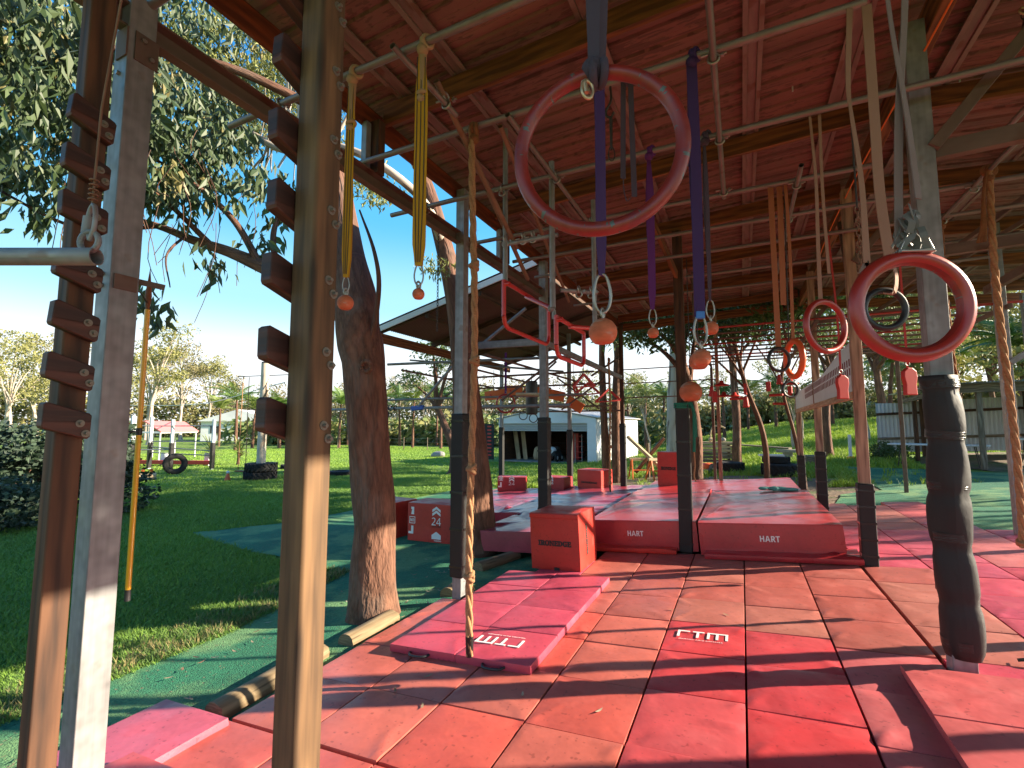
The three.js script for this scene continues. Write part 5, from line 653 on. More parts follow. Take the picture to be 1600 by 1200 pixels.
// --- the near gum, rising between the turf and the mats
{
  const t = thing('gum_tree', 'near gum tree with a thick dark trunk rising beside the mats', 'tree', [-3.54, -.4, -4.0]), o = (p) => p.map(([x, y, z, r]) => [x + 3.54, y + .4, z + 4.0, r]);
  mesh('trunk', taper(o([[-3.52, -.55, -4, .34], [-3.54, -.25, -4, .265], [-3.55, .2, -4, .225], [-3.57, .74, -4, .215], [-3.64, 1.41, -4, .215], [-3.72, 2.12, -4, .225], [-3.82, 2.55, -4, .25], [-3.95, 3.0, -4.05, .245], [-4.25, 3.7, -4.2, .19], [-4.75, 4.9, -4.5, .13], [-5.3, 6.2, -4.6, .10], [-6.1, 7.4, -4.6, .06]]), 90, 26, .10, 3), M.bark, t);
  mesh('knot_hole', xf(new THREE.TorusGeometry(.055, .022, 8, 16), .0, 2.68, .205, .2, .2, 0), M.bark, t);
  const limb = (pts, b = M.bark) => mesh('limb', taper(o(pts), 26, 9, .1, 5), b, t);
  limb([[-3.9, 2.8, -4.0, .15], [-4.5, 3.25, -3.98, .115], [-5.18, 3.56, -3.95, .095], [-6.08, 3.97, -3.9, .08], [-6.7, 4.2, -3.8, .062], [-7.4, 4.5, -3.7, .05], [-8.5, 4.85, -3.4, .028]]);
  limb([[-5.5, 3.72, -3.93, .05], [-5.9, 4.35, -3.8, .04], [-6.5, 4.9, -3.6, .03], [-6.9, 5.2, -3.3, .018]]); limb([[-5.2, 3.58, -3.95, .045], [-5.5, 4.2, -4.1, .035], [-5.55, 4.8, -4.3, .02]]); limb([[-6.4, 4.1, -3.85, .04], [-6.7, 4.6, -3.4, .03], [-7.2, 5.2, -2.8, .018]]);
  limb([[-3.64, 2.55, -3.95, .04], [-3.57, 2.85, -3.95, .028], [-3.54, 3.25, -3.95, .026], [-3.62, 3.6, -3.95, .021], [-3.9, 4.15, -4.0, .010]]);
  limb([[-7.4, 4.5, -3.7, .03], [-7.6, 4.2, -2.9, .022], [-8.2, 4.6, -2.2, .014]]); limb([[-5.3, 6.2, -4.6, .07], [-6.0, 6.4, -3.6, .05], [-6.8, 6.2, -2.6, .03]]); limb([[-6.9, 4.3, -3.78, .02], [-6.2, 3.7, -3.2, .012], [-5.7, 3.2, -3.0, .006]]);
  crown(t, [[-6.48, 5.75, -2, .95, 150], [-6.91, 5.0, -2.2, .85, 130], [-7.65, 4.5, -2.4, .6, 60], [-8.14, 6.5, -3, 1.1, 170], [-7.8, 7.7, -4, 1.2, 170], [-6.68, 5.66, -3.5, .75, 95], [-6.45, 4.75, -3.5, .55, 70], [-5.75, 4.75, -4, .5, 45], [-6.34, 5.38, -4, .62, 60], [-5.7, 3.02, -3, .22, 16], [-8.3, 4.7, -2.4, .55, 45], [-6.63, 4.75, -3.2, .6, 70], [-5.55, 4.75, -4.5, .45, 30], [-7.4, 6.2, -1.6, 1.0, 130], [-8.6, 5.6, -2.4, .9, 110], [-9.4, 7.0, -3.6, 1.3, 130], [-7.2, 5.2, -3.4, .7, 90], [-5.45, 4.0, -3.9, .3, 12], [-6.15, 3.75, -3.6, .3, 12], [-7.3, 6.6, -4.2, .9, 100], [-8.9, 8.4, -3.2, 1.3, 120]].map(([x, y, z, r, n]) => ({ c: [x + 3.54, y + .4, z + 4.0], r, n: Math.round(n * (y < 5.5 ? .32 : .75)) })), sprayNear, (c) => { const q = rnd(); return rnd() < .06 ? c.setRGB(.22, .19, .06) : c.setRGB(.03 + .04 * q, .058 + .055 * q, .018 + .012 * q); });
  mesh('twig', Array.from({ length: 34 }, () => { const x = rr(-7.6, -5.3), y = rr(3.9, 5.4), z = rr(-4.2, -2.4), l = rr(.4, 1.0); return tube(o([[x, y, z, 0], [x + rr(-.2, .2), y - l * .5, z + rr(-.1, .1), 0], [x + rr(-.3, .3), y - l, z + rr(-.2, .2), 0]]).map((p) => p.slice(0, 3)), .0045, 6, 4); }), M.bark, t).userData.kind = 'stuff';
}
// --- the second gum, behind the wrapped post
{
  const X = -3.83, Z = -6.65, t = thing('gum_tree', 'second gum tree leaning behind the wrapped steel post', 'tree', [X, -.4, Z]), o = (p) => p.map(([x, y, z, r]) => [x - X, y + .4, z - Z, r]);
  mesh('trunk', taper(o([[-3.8, -.55, Z, .40], [-3.83, -.3, Z, .33], [-3.86, .4, Z, .27], [-3.93, 1.3, Z, .26], [-4.02, 2.0, Z, .235], [-4.1, 2.77, Z, .2], [-4.37, 4.22, Z, .155], [-4.58, 5.2, -6.5, .13], [-4.84, 6.2, -6.3, .10]]), 70, 22, .1, 6), M.bark, t);
  const pale = (pts) => mesh('limb', taper(o(pts), 26, 10, .06, 8), M.barkPale, t);
  pale([[-4.5, 4.8, -6.55, .075], [-4.3, 5.1, -5.8, .065], [-4.6, 5.45, -5.2, .06], [-5.3, 5.85, -5.0, .058], [-6.6, 6.15, -5, .055], [-7.5, 6.75, -5, .04], [-8.4, 7.2, -5.2, .03]]); pale([[-6.5, 6.1, -5.0, .05], [-7.0, 7.2, -5.4, .035], [-7.3, 8.2, -5.8, .02]]); pale([[-4.84, 6.1, -6.3, .1], [-5.4, 7.6, -6.0, .07], [-6.2, 9.0, -6.0, .04]]); pale([[-5.5, 5.9, -5.0, .03], [-5.1, 6.9, -5.2, .022], [-5.4, 7.8, -5.5, .012]]);
  crown(t, [[-7.76, 7.7, -4.9, 1.1, 150], [-8.13, 9.0, -5.5, 1.5, 230], [-8, 8.2, -6.2, 1.2, 160], [-6.3, 9.4, -6.2, 1.3, 130], [-7.0, 8.2, -5.6, 1.0, 130], [-9.4, 8.8, -5.4, 1.3, 150], [-4.9, 5.2, -5.2, .35, 14], [-5.2, 5.5, -5.6, .4, 16], [-8.3, 7.3, -5.2, .8, 90], [-5.6, 8.2, -6.6, .9, 60], [-4.4, 4.3, -6.2, .25, 10]].map(([x, y, z, r, n]) => ({ c: [x - X, y + .4, z - Z], r, n: Math.round(n * 1.3) })), sprayFine, (c) => { const q = rnd(); return c.setRGB(.19 + .12 * q, .22 + .10 * q, .05 + .03 * q); });
  mesh('bark_strip', Array.from({ length: 14 }, () => { const x = rr(-7.3, -6.2), y = rr(6.3, 7.8), z = rr(-5.2, -4.9), l = rr(.5, 1.4); return ribbon(o([[x, y, z, 0], [x + rr(-.1, .1), y - l * .5, z, 0], [x + rr(-.2, .2), y - l, z + .05, 0]]).map((p) => p.slice(0, 3)), rr(.02, .06), .004, [1, 0, rr(-.5, .5)], 8); }), M.barkPale, t);
}
// --- generic gums
function gum(label, x, z, h, o = {}) {
  const g = groundY(x, z), t = thing('gum_tree', label, 'tree', [x, g, z], 0, o.group), r0 = o.r ?? h * .018, lx = o.lean ?? rr(-.5, .5), lz = rr(-.4, .4), th = o.th ?? .55, parts = [], clumps = [];
  const P = (k) => [lx * k * k * h * .12 + (o.bend ?? .02) * h * Math.sin(k * 5 + x), h * th * k - .1, lz * k * h * .1];
  parts.push(taper([[...P(0), r0 * 1.5], [...P(.08), r0 * 1.1], [...P(.35), r0 * .95], [...P(.7), r0 * .8], [...P(1), r0 * .62]], o.far ? 8 : 26, o.far ? 6 : 12, .08, x));
  const n = o.limbs ?? 6, top = P(1); for (let k = 0; k < n; k++) { const a = k / n * 6.28 + rr(-.4, .4), R0 = (o.cr ?? h * .2) * rr(.5, 1.05), hy = h * rr(th + .06, 1) - h * .06, s = P(rr(.62, 1)); const e = [top[0] + Math.cos(a) * R0, hy, top[2] + Math.sin(a) * R0]; parts.push(taper([[...s, r0 * .5], [s[0] + (e[0] - s[0]) * .4, s[1] + (e[1] - s[1]) * .55, s[2] + (e[2] - s[2]) * .4, r0 * .34], [...e, r0 * .1]], o.far ? 4 : 10, o.far ? 4 : 7, 0, k)); clumps.push({ c: e, r: (o.cl ?? h * .1) * rr(.7, 1.25), n: Math.round((o.n ?? 26) * rr(.6, 1.2)), sy: .62 }); if (rnd() < .6) clumps.push({ c: [e[0] + rr(-1, 1) * h * .08, e[1] + rr(-.9, .6) * h * .08, e[2] + rr(-1, 1) * h * .08], r: (o.cl ?? h * .1) * .6, n: Math.round((o.n ?? 26) * .5), sy: .6 }); }
  clumps.push({ c: [top[0], h * .93, top[2]], r: (o.cl ?? h * .1) * 1.1, n: o.n ?? 26, sy: .6 });
  mesh('trunk', parts, o.pale ? M.barkPale : M.bark, t);
  crown(t, clumps, o.spray ?? sprayFar, o.col ?? gumLeaf, leafMatFar); return t;
}
const oliveL = (c) => { const q = rnd(); return c.setRGB(.20 + .10 * q, .20 + .09 * q, .055 + .03 * q); }, khaki = (c) => { const q = rnd(); return c.setRGB(.17 + .09 * q, .155 + .06 * q, .06 + .02 * q); }, deep = (c) => { const q = rnd(); return c.setRGB(.045 + .05 * q, .09 + .07 * q, .02 + .015 * q); };
const ORD = ['first', 'second', 'third', 'fourth', 'fifth', 'sixth', 'seventh', 'eighth', 'ninth', 'tenth', 'eleventh', 'twelfth'];
let PI = 0, KI = 0, FI = 0, CI = 0, BI = 0, QI = 0, YI = 0;
const LG = 'tall gums along the far edge of the lawn';
[[-86.4, -27.1, 14], [-100.2, -34.9, 17], [-105, -40.3, 20], [-87.4, -37.7, 15], [-94, -30, 16], [-84.9, -47.8, 17], [-85.1, -52.2, 15], [-92, -46, 16], [-96.4, -64.4, 13]].forEach(([x, z, h], i) => gum(`tall ${i % 3 === 2 ? 'khaki' : 'olive'} gum beyond the lawn, ${ORD[i]} along from the dark shrub`, x, z, h, { far: true, pale: true, cr: h * .2, cl: h * .14, n: 30, col: i % 3 === 2 ? khaki : oliveL, group: LG, limbs: 8, th: .42 }));
gum('tall white trunked gum beside the pink roofed carport', -67.3, -34.1, 15.5, { far: true, pale: true, cr: 2.6, cl: 1.7, n: 30, col: oliveL, limbs: 9, r: .34, th: .5 });
for (const [x, z, h] of [[-88.5, -68.3, 11], [-86.6, -74.8, 11], [-76.4, -74.2, 11], [-70, -72, 10], [-61.6, -75.8, 12], [-59.9, -82.1, 12], [-49.6, -76, 11], [-46, -83.3, 12], [-38, -80, 11], [-30, -84, 12]]) gum(`low khaki gum in the distant tree line, ${ORD[KI++]} along towards the white shed`, x, z, h, { far: true, pale: true, cr: h * .26, cl: h * .2, n: 26, col: khaki, group: 'distant khaki tree line', limbs: 7, th: .3 });
for (const [x, z, h] of [[-17.9, -85.8, 12], [-24, -82, 12], [-9.5, -84.3, 11], [-3.4, -81.6, 10], [4.1, -90.8, 11], [10.2, -88.3, 10], [15.5, -87.5, 11], [22, -84, 12]]) gum(`pale gum on the crest beyond the field, ${ORD[CI++]} along from the shed`, x, z, h, { far: true, pale: true, cr: h * .25, cl: h * .2, n: 26, col: oliveL, group: 'gums beyond the field', limbs: 7, th: .3 });
for (const [x, z, h] of [[13.8, -55.5, 12], [19.6, -65, 14], [18.8, -53.5, 12], [22.3, -57.5, 13], [11.5, -44, 10], [16.5, -36, 10]]) gum(`leafy green gum behind the corrugated shelter, ${ORD[BI++]} of its clump`, x, z, h, { far: true, cr: h * .24, cl: h * .18, n: 40, col: oliveL, group: 'gums behind the corrugated shelter', limbs: 9, th: .32 });
// trees just behind the gym
const midC = (c) => { const q = rnd(); return c.setRGB(.085 + .08 * q, .14 + .09 * q, .03 + .02 * q); };
gum('big pale trunked gum behind the timber post with green cord', -2.95, -24.2, 13, { pale: true, r: .33, cr: 3.0, cl: 1.0, n: 34, limbs: 8, th: .62, lean: .1, spray: sprayMid, col: oliveL, bend: .004 });
gum('dark tree leaning behind the wrapped steel post, beyond the lawn path', -12.6, -19.5, 6.5, { r: .22, cr: 1.8, cl: .8, n: 26, limbs: 5, th: .55, lean: -.9, spray: sprayMid, col: midC, bend: .03 });
gum('twin stemmed dark tree beside the white shed', -4.55, -17.3, 8.5, { r: .15, cr: 1.8, cl: .8, n: 30, limbs: 5, th: .7, lean: -.1, spray: sprayMid, col: midC, bend: .004 });
gum('second stem of the tree pair beside the white shed', -4.15, -17.2, 8.8, { r: .17, cr: 1.8, cl: .8, n: 30, limbs: 5, th: .7, lean: .15, spray: sprayMid, col: midC, bend: .004 });
gum('stout leaning trunk just behind the crash mats', -1.3, -16.2, 7.5, { r: .19, cr: 2.0, cl: .8, n: 40, limbs: 6, th: .6, lean: -.5, spray: sprayMid, col: midC, bend: .01 });
gum('straight dark trunk beside the stack of slats', -.25, -22.5, 9.5, { r: .17, cr: 2.6, cl: 1.2, n: 70, limbs: 8, th: .62, lean: .0, spray: sprayMid, col: deep, bend: .006 });
gum('curving dark trunk beside the stacked tyres', .45, -15.2, 6.8, { r: .075, cr: 2.2, cl: 1.0, n: 90, limbs: 7, th: .66, lean: -.55, spray: sprayMid, col: deep, bend: .025 });
gum('thin crooked trunk behind the perforated board', 1.15, -14.4, 6.2, { r: .048, cr: 1.8, cl: .9, n: 70, limbs: 6, th: .7, lean: .3, spray: sprayMid, col: deep, bend: .04 });
gum('leafy tree hanging over the right end of the ladder', 3.3, -24, 9.5, { r: .16, cr: 3.2, cl: 1.3, n: 70, limbs: 9, th: .55, lean: .2, spray: sprayMid, col: midC, bend: .01 });
gum('pale leafy tree behind the perforated board', 6.4, -30, 10.5, { r: .2, cr: 3.6, cl: 1.4, n: 80, limbs: 10, th: .5, lean: .1, spray: sprayMid, col: oliveL, bend: .01 });
for (const [x, z, h] of [[2.4, -29, 3.6], [3.4, -34, 3.4], [6.2, -32, 3.2], [-6.2, -36, 5]]) gum(['thin young gum between the pale padded posts in the field', 'thin young gum further up the field behind the plank bench', 'thin young gum near the white marker in the field', 'young gum standing behind the white shed wall'][YI++], x, z, h, { pale: true, r: .07, cr: .9, cl: .5, n: 10, limbs: 5, th: .55, spray: sprayMid, col: oliveL, group: 'young gums in the field' });
// unseen trees added on the sunny side to stripe the floor with shade
for (const [x, z, h, th] of [[17, -16.5, 8, .6], [25, -8, 9, .55], [21, -24, 9, .5]]) gum('unseen gum added on the sunny side to cast striped shade', x, z, h, { r: .2, cr: 1.9, cl: .8, n: 40, limbs: 5, th, spray: sprayMid, col: midC, group: 'unseen gums added for their shade' });
// --- palms
const frondGeo = (() => { const gs = [], N = 18; const L = 1; for (let k = 1; k < N; k++) { const t = k / N, y = .35 * t - .75 * t * t, x = L * t, w = .30 * Math.sin(Math.PI * Math.min(1, t * 1.05 + .08)) + .04; for (const s of [-1, 1]) { const g = new THREE.BufferGeometry(); g.setAttribute('position', new THREE.Float32BufferAttribute([x - .012, y, 0, x + .026, y, 0, x + w * .55, y - w * .45, s * w], 3)); gs.push(g); } } const r = tube([[0, 0, 0], [.3, .07, 0], [.6, -.06, 0], [1, -.4, 0]], .012, 8, 4).toNonIndexed(); r.deleteAttribute('uv'); r.deleteAttribute('normal'); gs.push(r); const m = mergeGeometries(gs); m.computeVertexNormals(); return m; })();
const palmMats = [[.15, .25, .045], [.22, .28, .06], [.10, .20, .04]].map((c) => phy({ color: C3(...c), roughness: .6, side: THREE.DoubleSide, transmission: .35, thickness: 0 }));
function palm(label, x, z, h, L, group, n = 13) { const t = thing('palm_tree', label, 'palm tree', [x, groundY(x, z), z], rr(0, 6), group), lean = rr(-.4, .4); mesh('trunk', taper([[0, -.1, 0, .17], [lean * .3, h * .5, 0, .11], [lean, h * .78, 0, .09]], 8, 8, .1, x), M.bark, t); const m = pick(palmMats); for (let k = 0; k < n; k++) { const f = mesh('frond', frondGeo, m, t); f.position.set(lean, h * .78, 0); f.rotation.set(0, k * 2.4 + rr(-.2, .2), rr(.1, 1.25), 'YZX'); const s = L * rr(.8, 1.15); f.scale.set(s, s, s); } }
for (const [x, z, h] of [[-44, -29.8, 6.2], [-48.1, -34.5, 5.4], [-54.4, -34.8, 5.6], [-43.7, -34.4, 5.4], [-39, -38, 6], [-43.2, -43.5, 7], [-36.3, -44.7, 7], [-32.4, -42.1, 6.5], [-32.2, -46.4, 7], [-28.5, -41.8, 6.5], [-34.5, -39.5, 6], [-26, -45, 6.5]]) palm(`palm beyond the lawn, ${ORD[PI++]} along from the pink carport`, x, z, h, 2.5, 'palms beyond the lawn');
for (const [x, z, h] of [[-9.4, -44.3, 5.5], [-7.3, -40.9, 6], [-7.4, -52, 6.5], [-11, -48, 6], [-1.4, -46, 5], [.6, -55.8, 5.5], [3, -52.6, 5], [6.9, -47.8, 5], [-4, -50, 6]]) palm(`palm behind the sunny field, ${ORD[FI++]} along from the white shed`, x, z, h, 2.4, 'palms behind the field');
for (const [x, z, h] of [[7.6, -33.6, 5.5], [11, -42, 6], [15, -47.2, 6], [14.2, -36, 6.2]]) palm(`bushy palm rising over the corrugated shelter, ${ORD[QI++]} from the perforated board`, x, z, h, 2.6, 'palms over the corrugated shelter', 17);
// far woodland that reads as one mass
function wood(name, label, pts, h0, h1, n, col) { const spray = leafSpray(9, .9, .26, 1.0, .2), im = new THREE.InstancedMesh(spray, leafMatFar, n), m = new THREE.Matrix4(), q = new THREE.Quaternion(), c = new THREE.Color(); for (let k = 0; k < n; k++) { const t = rnd() * (pts.length - 1), i = Math.min(pts.length - 2, Math.floor(t)), f = t - i, x = pts[i][0] + (pts[i + 1][0] - pts[i][0]) * f + rr(-4, 4), z = pts[i][1] + (pts[i + 1][1] - pts[i][1]) * f + rr(-4, 4), top = h0 + (h1 - h0) * (.55 * free(x * .11, z * .11, 31) + .45 * free(x * .35, z * .35, 32)), y = groundY(x, z) + top * Math.pow(rnd(), .8); q.setFromEuler(new THREE.Euler(rr(-.5, .5), rr(0, 6.28), rr(-.5, .5))); const s = rr(.6, 1.2); m.compose(V3(x, y, z), q, V3(s, s, s)); im.setMatrixAt(k, m); im.setColorAt(k, col(c)); } im.name = numbered(name); im.castShadow = im.receiveShadow = true; tag(im, label, 'woodland', null, 'stuff'); scene.add(im); }
wood('far_woodland', 'distant olive woodland closing the end of the lawn', [[-120, -18], [-118, -45], [-108, -72], [-92, -88], [-62, -96], [-34, -98], [-14, -96]], 5, 13, 5200, (c) => rnd() < .5 ? khaki(c) : oliveL(c));
wood('field_woodland', 'brown green scrub behind the rising field', [[-16, -70], [0, -72], [16, -72], [30, -66], [40, -54]], 2, 5.5, 2600, (c) => rnd() < .4 ? khaki(c) : oliveL(c));
wood('palm_scrub', 'low bright scrub under the distant palms', [[-60, -42], [-48, -46], [-38, -52], [-26, -52], [-16, -52], [-9, -50]], 1.5, 4, 1400, (c) => rnd() < .5 ? midC(c) : oliveL(c));
// yuccas
for (const [x, z, lab] of [[-28.4, -17.7, 'spiky yellow green yucca beside the pink roofed carport'], [-27.6, -18.9, 'spiky yucca further from the carport, with a forked stem']]) { const t = thing('yucca_plant', lab, 'yucca', [x, groundY(x, z), z]); mesh('stem', [taper([[0, -.05, 0, .09], [.05, .5, 0, .08], [-.05, 1.0, 0, .06]], 8, 7, .1, 2), taper([[0, .2, 0, .07], [.3, .7, .1, .05]], 6, 6, .1, 2)], M.bark, t); for (const [px, py, pz, s] of [[-.05, 1.05, 0, .95], [.3, .8, .1, .8], [0, .5, -.1, .7]]) for (let k = 0; k < 26; k++) { const a = rr(0, 6.28), e = rr(-.2, 1.3), d = [Math.cos(a) * Math.cos(e), Math.sin(e), Math.sin(a) * Math.cos(e)], l = s * rr(.7, 1.1); mesh('leaf', ribbon([[px, py, pz], [px + d[0] * l * .5, py + d[1] * l * .5 + .03, pz + d[2] * l * .5], [px + d[0] * l, py + d[1] * l - .06, pz + d[2] * l]], .12, .006, [-d[2], 0, d[0]], 4, (q) => 1 - .85 * q), palmMats[1], t); } }
// dark hedge shrub at the left edge
{ const x = -16.6, z = -5.0, t = thing('dark_shrub', 'large dark leafy shrub at the lawn edge behind the peg post', 'shrub', [x, groundY(x, z), z]); mesh('stem', Array.from({ length: 7 }, (_, k) => taper([[rr(-.6, .6), -.1, rr(-.6, .6), .05], [rr(-1.2, 1.2), 1.1, rr(-1.2, 1.2), .03], [rr(-1.8, 1.8), 1.9, rr(-1.6, 1.6), .01]], 6, 5)), M.bark, t); crown(t, Array.from({ length: 20 }, () => ({ c: [rr(-2.0, 1.9), rr(.4, 2.1), rr(-2.1, 2.1)], r: rr(.6, .95), n: 120 })), leafSpray(10, .15, .045, .13, .2), (c) => { const q = rnd(); return c.setRGB(.018 + .03 * q, .045 + .05 * q, .022 + .02 * q); }, leafMatFar); }
for (const [x, z, lab] of [[-22, -5.2, 'second dark shrub further along the lawn edge'], [4.9, -22.6, 'low dark bush against the end of the corrugated wall']]) { const big = x < 0, t = thing('dark_shrub', lab, 'shrub', [x, groundY(x, z), z]); mesh('stem', Array.from({ length: 4 }, () => taper([[rr(-.2, .2), -.1, rr(-.2, .2), .03], [rr(-.5, .5), .6, rr(-.5, .5), .01]], 4, 5)), M.bark, t); crown(t, Array.from({ length: big ? 12 : 6 }, () => ({ c: big ? [rr(-2, 2), rr(.4, 2.4), rr(-2, 2)] : [rr(-.7, .7), rr(.2, .5), rr(-.5, .5)], r: big ? .8 : .35, n: big ? 60 : 30 })), leafSpray(9, .11, .03, .12, .2), deep, leafMatFar); }
// ================= white shed =================
const SHA = -8 * R, inShed = (x, z) => [-14.23 + x * Math.cos(SHA) + z * Math.sin(SHA), -27.55 - x * Math.sin(SHA) + z * Math.cos(SHA)];
{
  const x0 = -14.0, x1 = -7.9, z0 = -28, z1 = -34.5, g = groundY(-11, -30), S = thing('white_shed', 'white metal garden shed with a half raised roller door', 'shed', [-14.23, g, -27.55], SHA), W = 6.8, D = 7, H = 2.7, A = 3.3, th = .06;
  const wall = (pts, depth, x, z, ry, name = 'wall') => { const q = mesh(name, metricUV(extr(pts, depth)), M.shedWhite, S); q.position.set(x, 0, z); q.rotation.y = ry; return q; };
  mesh('wall', metricUV(extr([[0, 0], [.28, 0], [.28, 2.42], [W - .55, 2.42], [W - .55, 0], [W, 0], [W, H], [W / 2, A], [0, H]], th)), M.shedWhite, S);
  wall([[0, 0], [W, 0], [W, H], [W / 2, A], [0, H]], th, 0, -D, 0);
  for (const x of [0, W - th]) mesh('wall', box(th, H, D - .14, x + th / 2, H / 2, -D / 2, 0, 0, 0, 0), M.shedWhite, S);
  for (const [a, b, s] of [[-.15, W / 2, 1], [W / 2, W + .15, -1]]) { const q = mesh('roof', box(Math.hypot((b - a), (A - H)) + .05, .05, D + .3, (a + b) / 2, (H + A) / 2 + .05, -D / 2, 0, 0, s * Math.atan2(A - H, W / 2), 0), std({ ...T.plaster, color: C3(.55, .53, .52), roughness: .6 }), S); for (let k = 0; k < 10; k++) mesh('roof_rib', box(Math.hypot((b - a), (A - H)) + .05, .02, .04, (a + b) / 2, (H + A) / 2 + .088, -.2 - k * .68, 0, 0, s * Math.atan2(A - H, W / 2), 0), M.shedWhite, q); }
  for (let k = 0; k < 5; k++) mesh('door_slat', box(W - .86, .085, .04, W / 2 - .13, 2.38 - k * .098, -.04), M.roller, S);
  mesh('floor_slab', box(W - .2, .06, D - .2, W / 2, .03, -D / 2, 0, 0, 0, 0), M.conc, S);
  for (let k = 0; k < 9; k++) mesh('wall_rib', box(.02, H - .1, .05, W + .008, H / 2, -.4 - k * .7, 0, 0, 0, 0), M.shedWhite, S);
  const Y = g + .06, at = (x, z) => { const q = inShed(x, z); return [q[0], Y, q[1]]; };
  for (const [w, d, x, z] of [[W - .2, .03, W / 2, -D + .12], [.03, D - .3, .1, -D / 2], [.03, D - .3, W - .1, -D / 2]]) mesh('shade_lining', box(w, H - .1, d, x, H / 2, z, 0, 0, 0, 0), M.brown, S);  // dark inner walls added, painting the shed interior as if in shade
  for (let k = 0; k < 4; k++) mesh('darkening_shelf', box(W - .6, .04, .5, W / 2, .5 + k * .55, -4.6), M.dark, S);  // near-black shelves added to deepen the interior shade
  for (const [x, z, l, a, lab] of [[.7, -1.2, 2.1, .16, 'wide pale plank leaning inside the shed doorway'], [1.05, -1.5, 1.9, .12, 'second plank leaning behind the wide one']]) { const o = thing('leaning_plank', lab, 'plank', at(x, z), SHA); mesh('plank', box(.32, l, .03, -Math.sin(a) * l / 2 * .8, l / 2 * Math.cos(a), 0, 0, 0, a), M.pale, o); }
  const cab = thing('red_cabinet', 'tall dark red cabinet at the back of the shed', 'cabinet', at(3.9, -3.0), SHA); mesh('body', box(.9, 1.75, .5, 0, .875, 0), std({ color: C3(.32, .03, .03), roughness: .5 }), cab); mesh('door', box(.42, 1.6, .02, -.22, .88, .26), M.redRub, cab); mesh('door', box(.42, 1.6, .02, .22, .88, .26), M.redRub, cab);
  const mo = thing('ride_on_mower', 'small mower with pale wheels parked inside the shed', 'mower', at(3.5, -1.0), SHA); mesh('body', [xf(metricUV(new RoundedBoxGeometry(.6, .35, .9, 3, .1)), 0, .5, 0), box(.4, .25, .3, 0, .78, -.3, 0, 0, 0, .06)], M.dark, mo); mesh('hood', xf(new THREE.SphereGeometry(.26, 14, 10), 0, .66, .25), M.white, mo); for (const [a, b] of [[-.34, .28], [.34, .28], [-.34, -.3], [.34, -.3]]) { const w = mesh('wheel', xf(new THREE.TorusGeometry(.17, .075, 8, 18), a, .24, b, 0, Math.PI / 2, 0), M.tyre, mo); mesh('rim', cyl([a - .04, .24, b], [a + .04, .24, b], .11), M.white, w); }
  const sk = thing('stored_sack', 'pale sack standing in the dark shed', 'sack', at(1.9, -1.6), SHA); mesh('sack', new THREE.LatheGeometry([[0, 0], [.22, .02], [.26, .3], [.2, .7], [.08, .85], [0, .85]].map(([a, b]) => new THREE.Vector2(a, b)), 12), M.pale, sk);
  const rk = thing('storage_rack', 'narrow steel rack at the right of the shed doorway', 'rack', at(5.0, -.9), SHA); for (const x of [0, .45]) mesh('upright', bar([x, 0, 0], [x, 1.7, 0], .05, .05), M.galv, rk); for (let k = 0; k < 5; k++) mesh('shelf', box(.45, .03, .35, .225, .3 + k * .32, -.15), M.redRub, rk);
  const bd = thing('shipping_panel', 'grey panel fence with dark door left of the shed', 'panel', [-16.6, g, -28.6]); mesh('panel', box(1.2, 2.5, .08, 0, 1.25, 0), std({ ...T.plaster, color: C3(.52, .5, .45) }), bd); mesh('panel', box(.7, 2.4, .1, 1.1, 1.2, .1), M.dark, bd); mesh('stripe', Array.from({ length: 9 }, (_, k) => box(.3, .1, .02, 1.15, .3 + k * .24, .17)), M.redRub, bd);
}
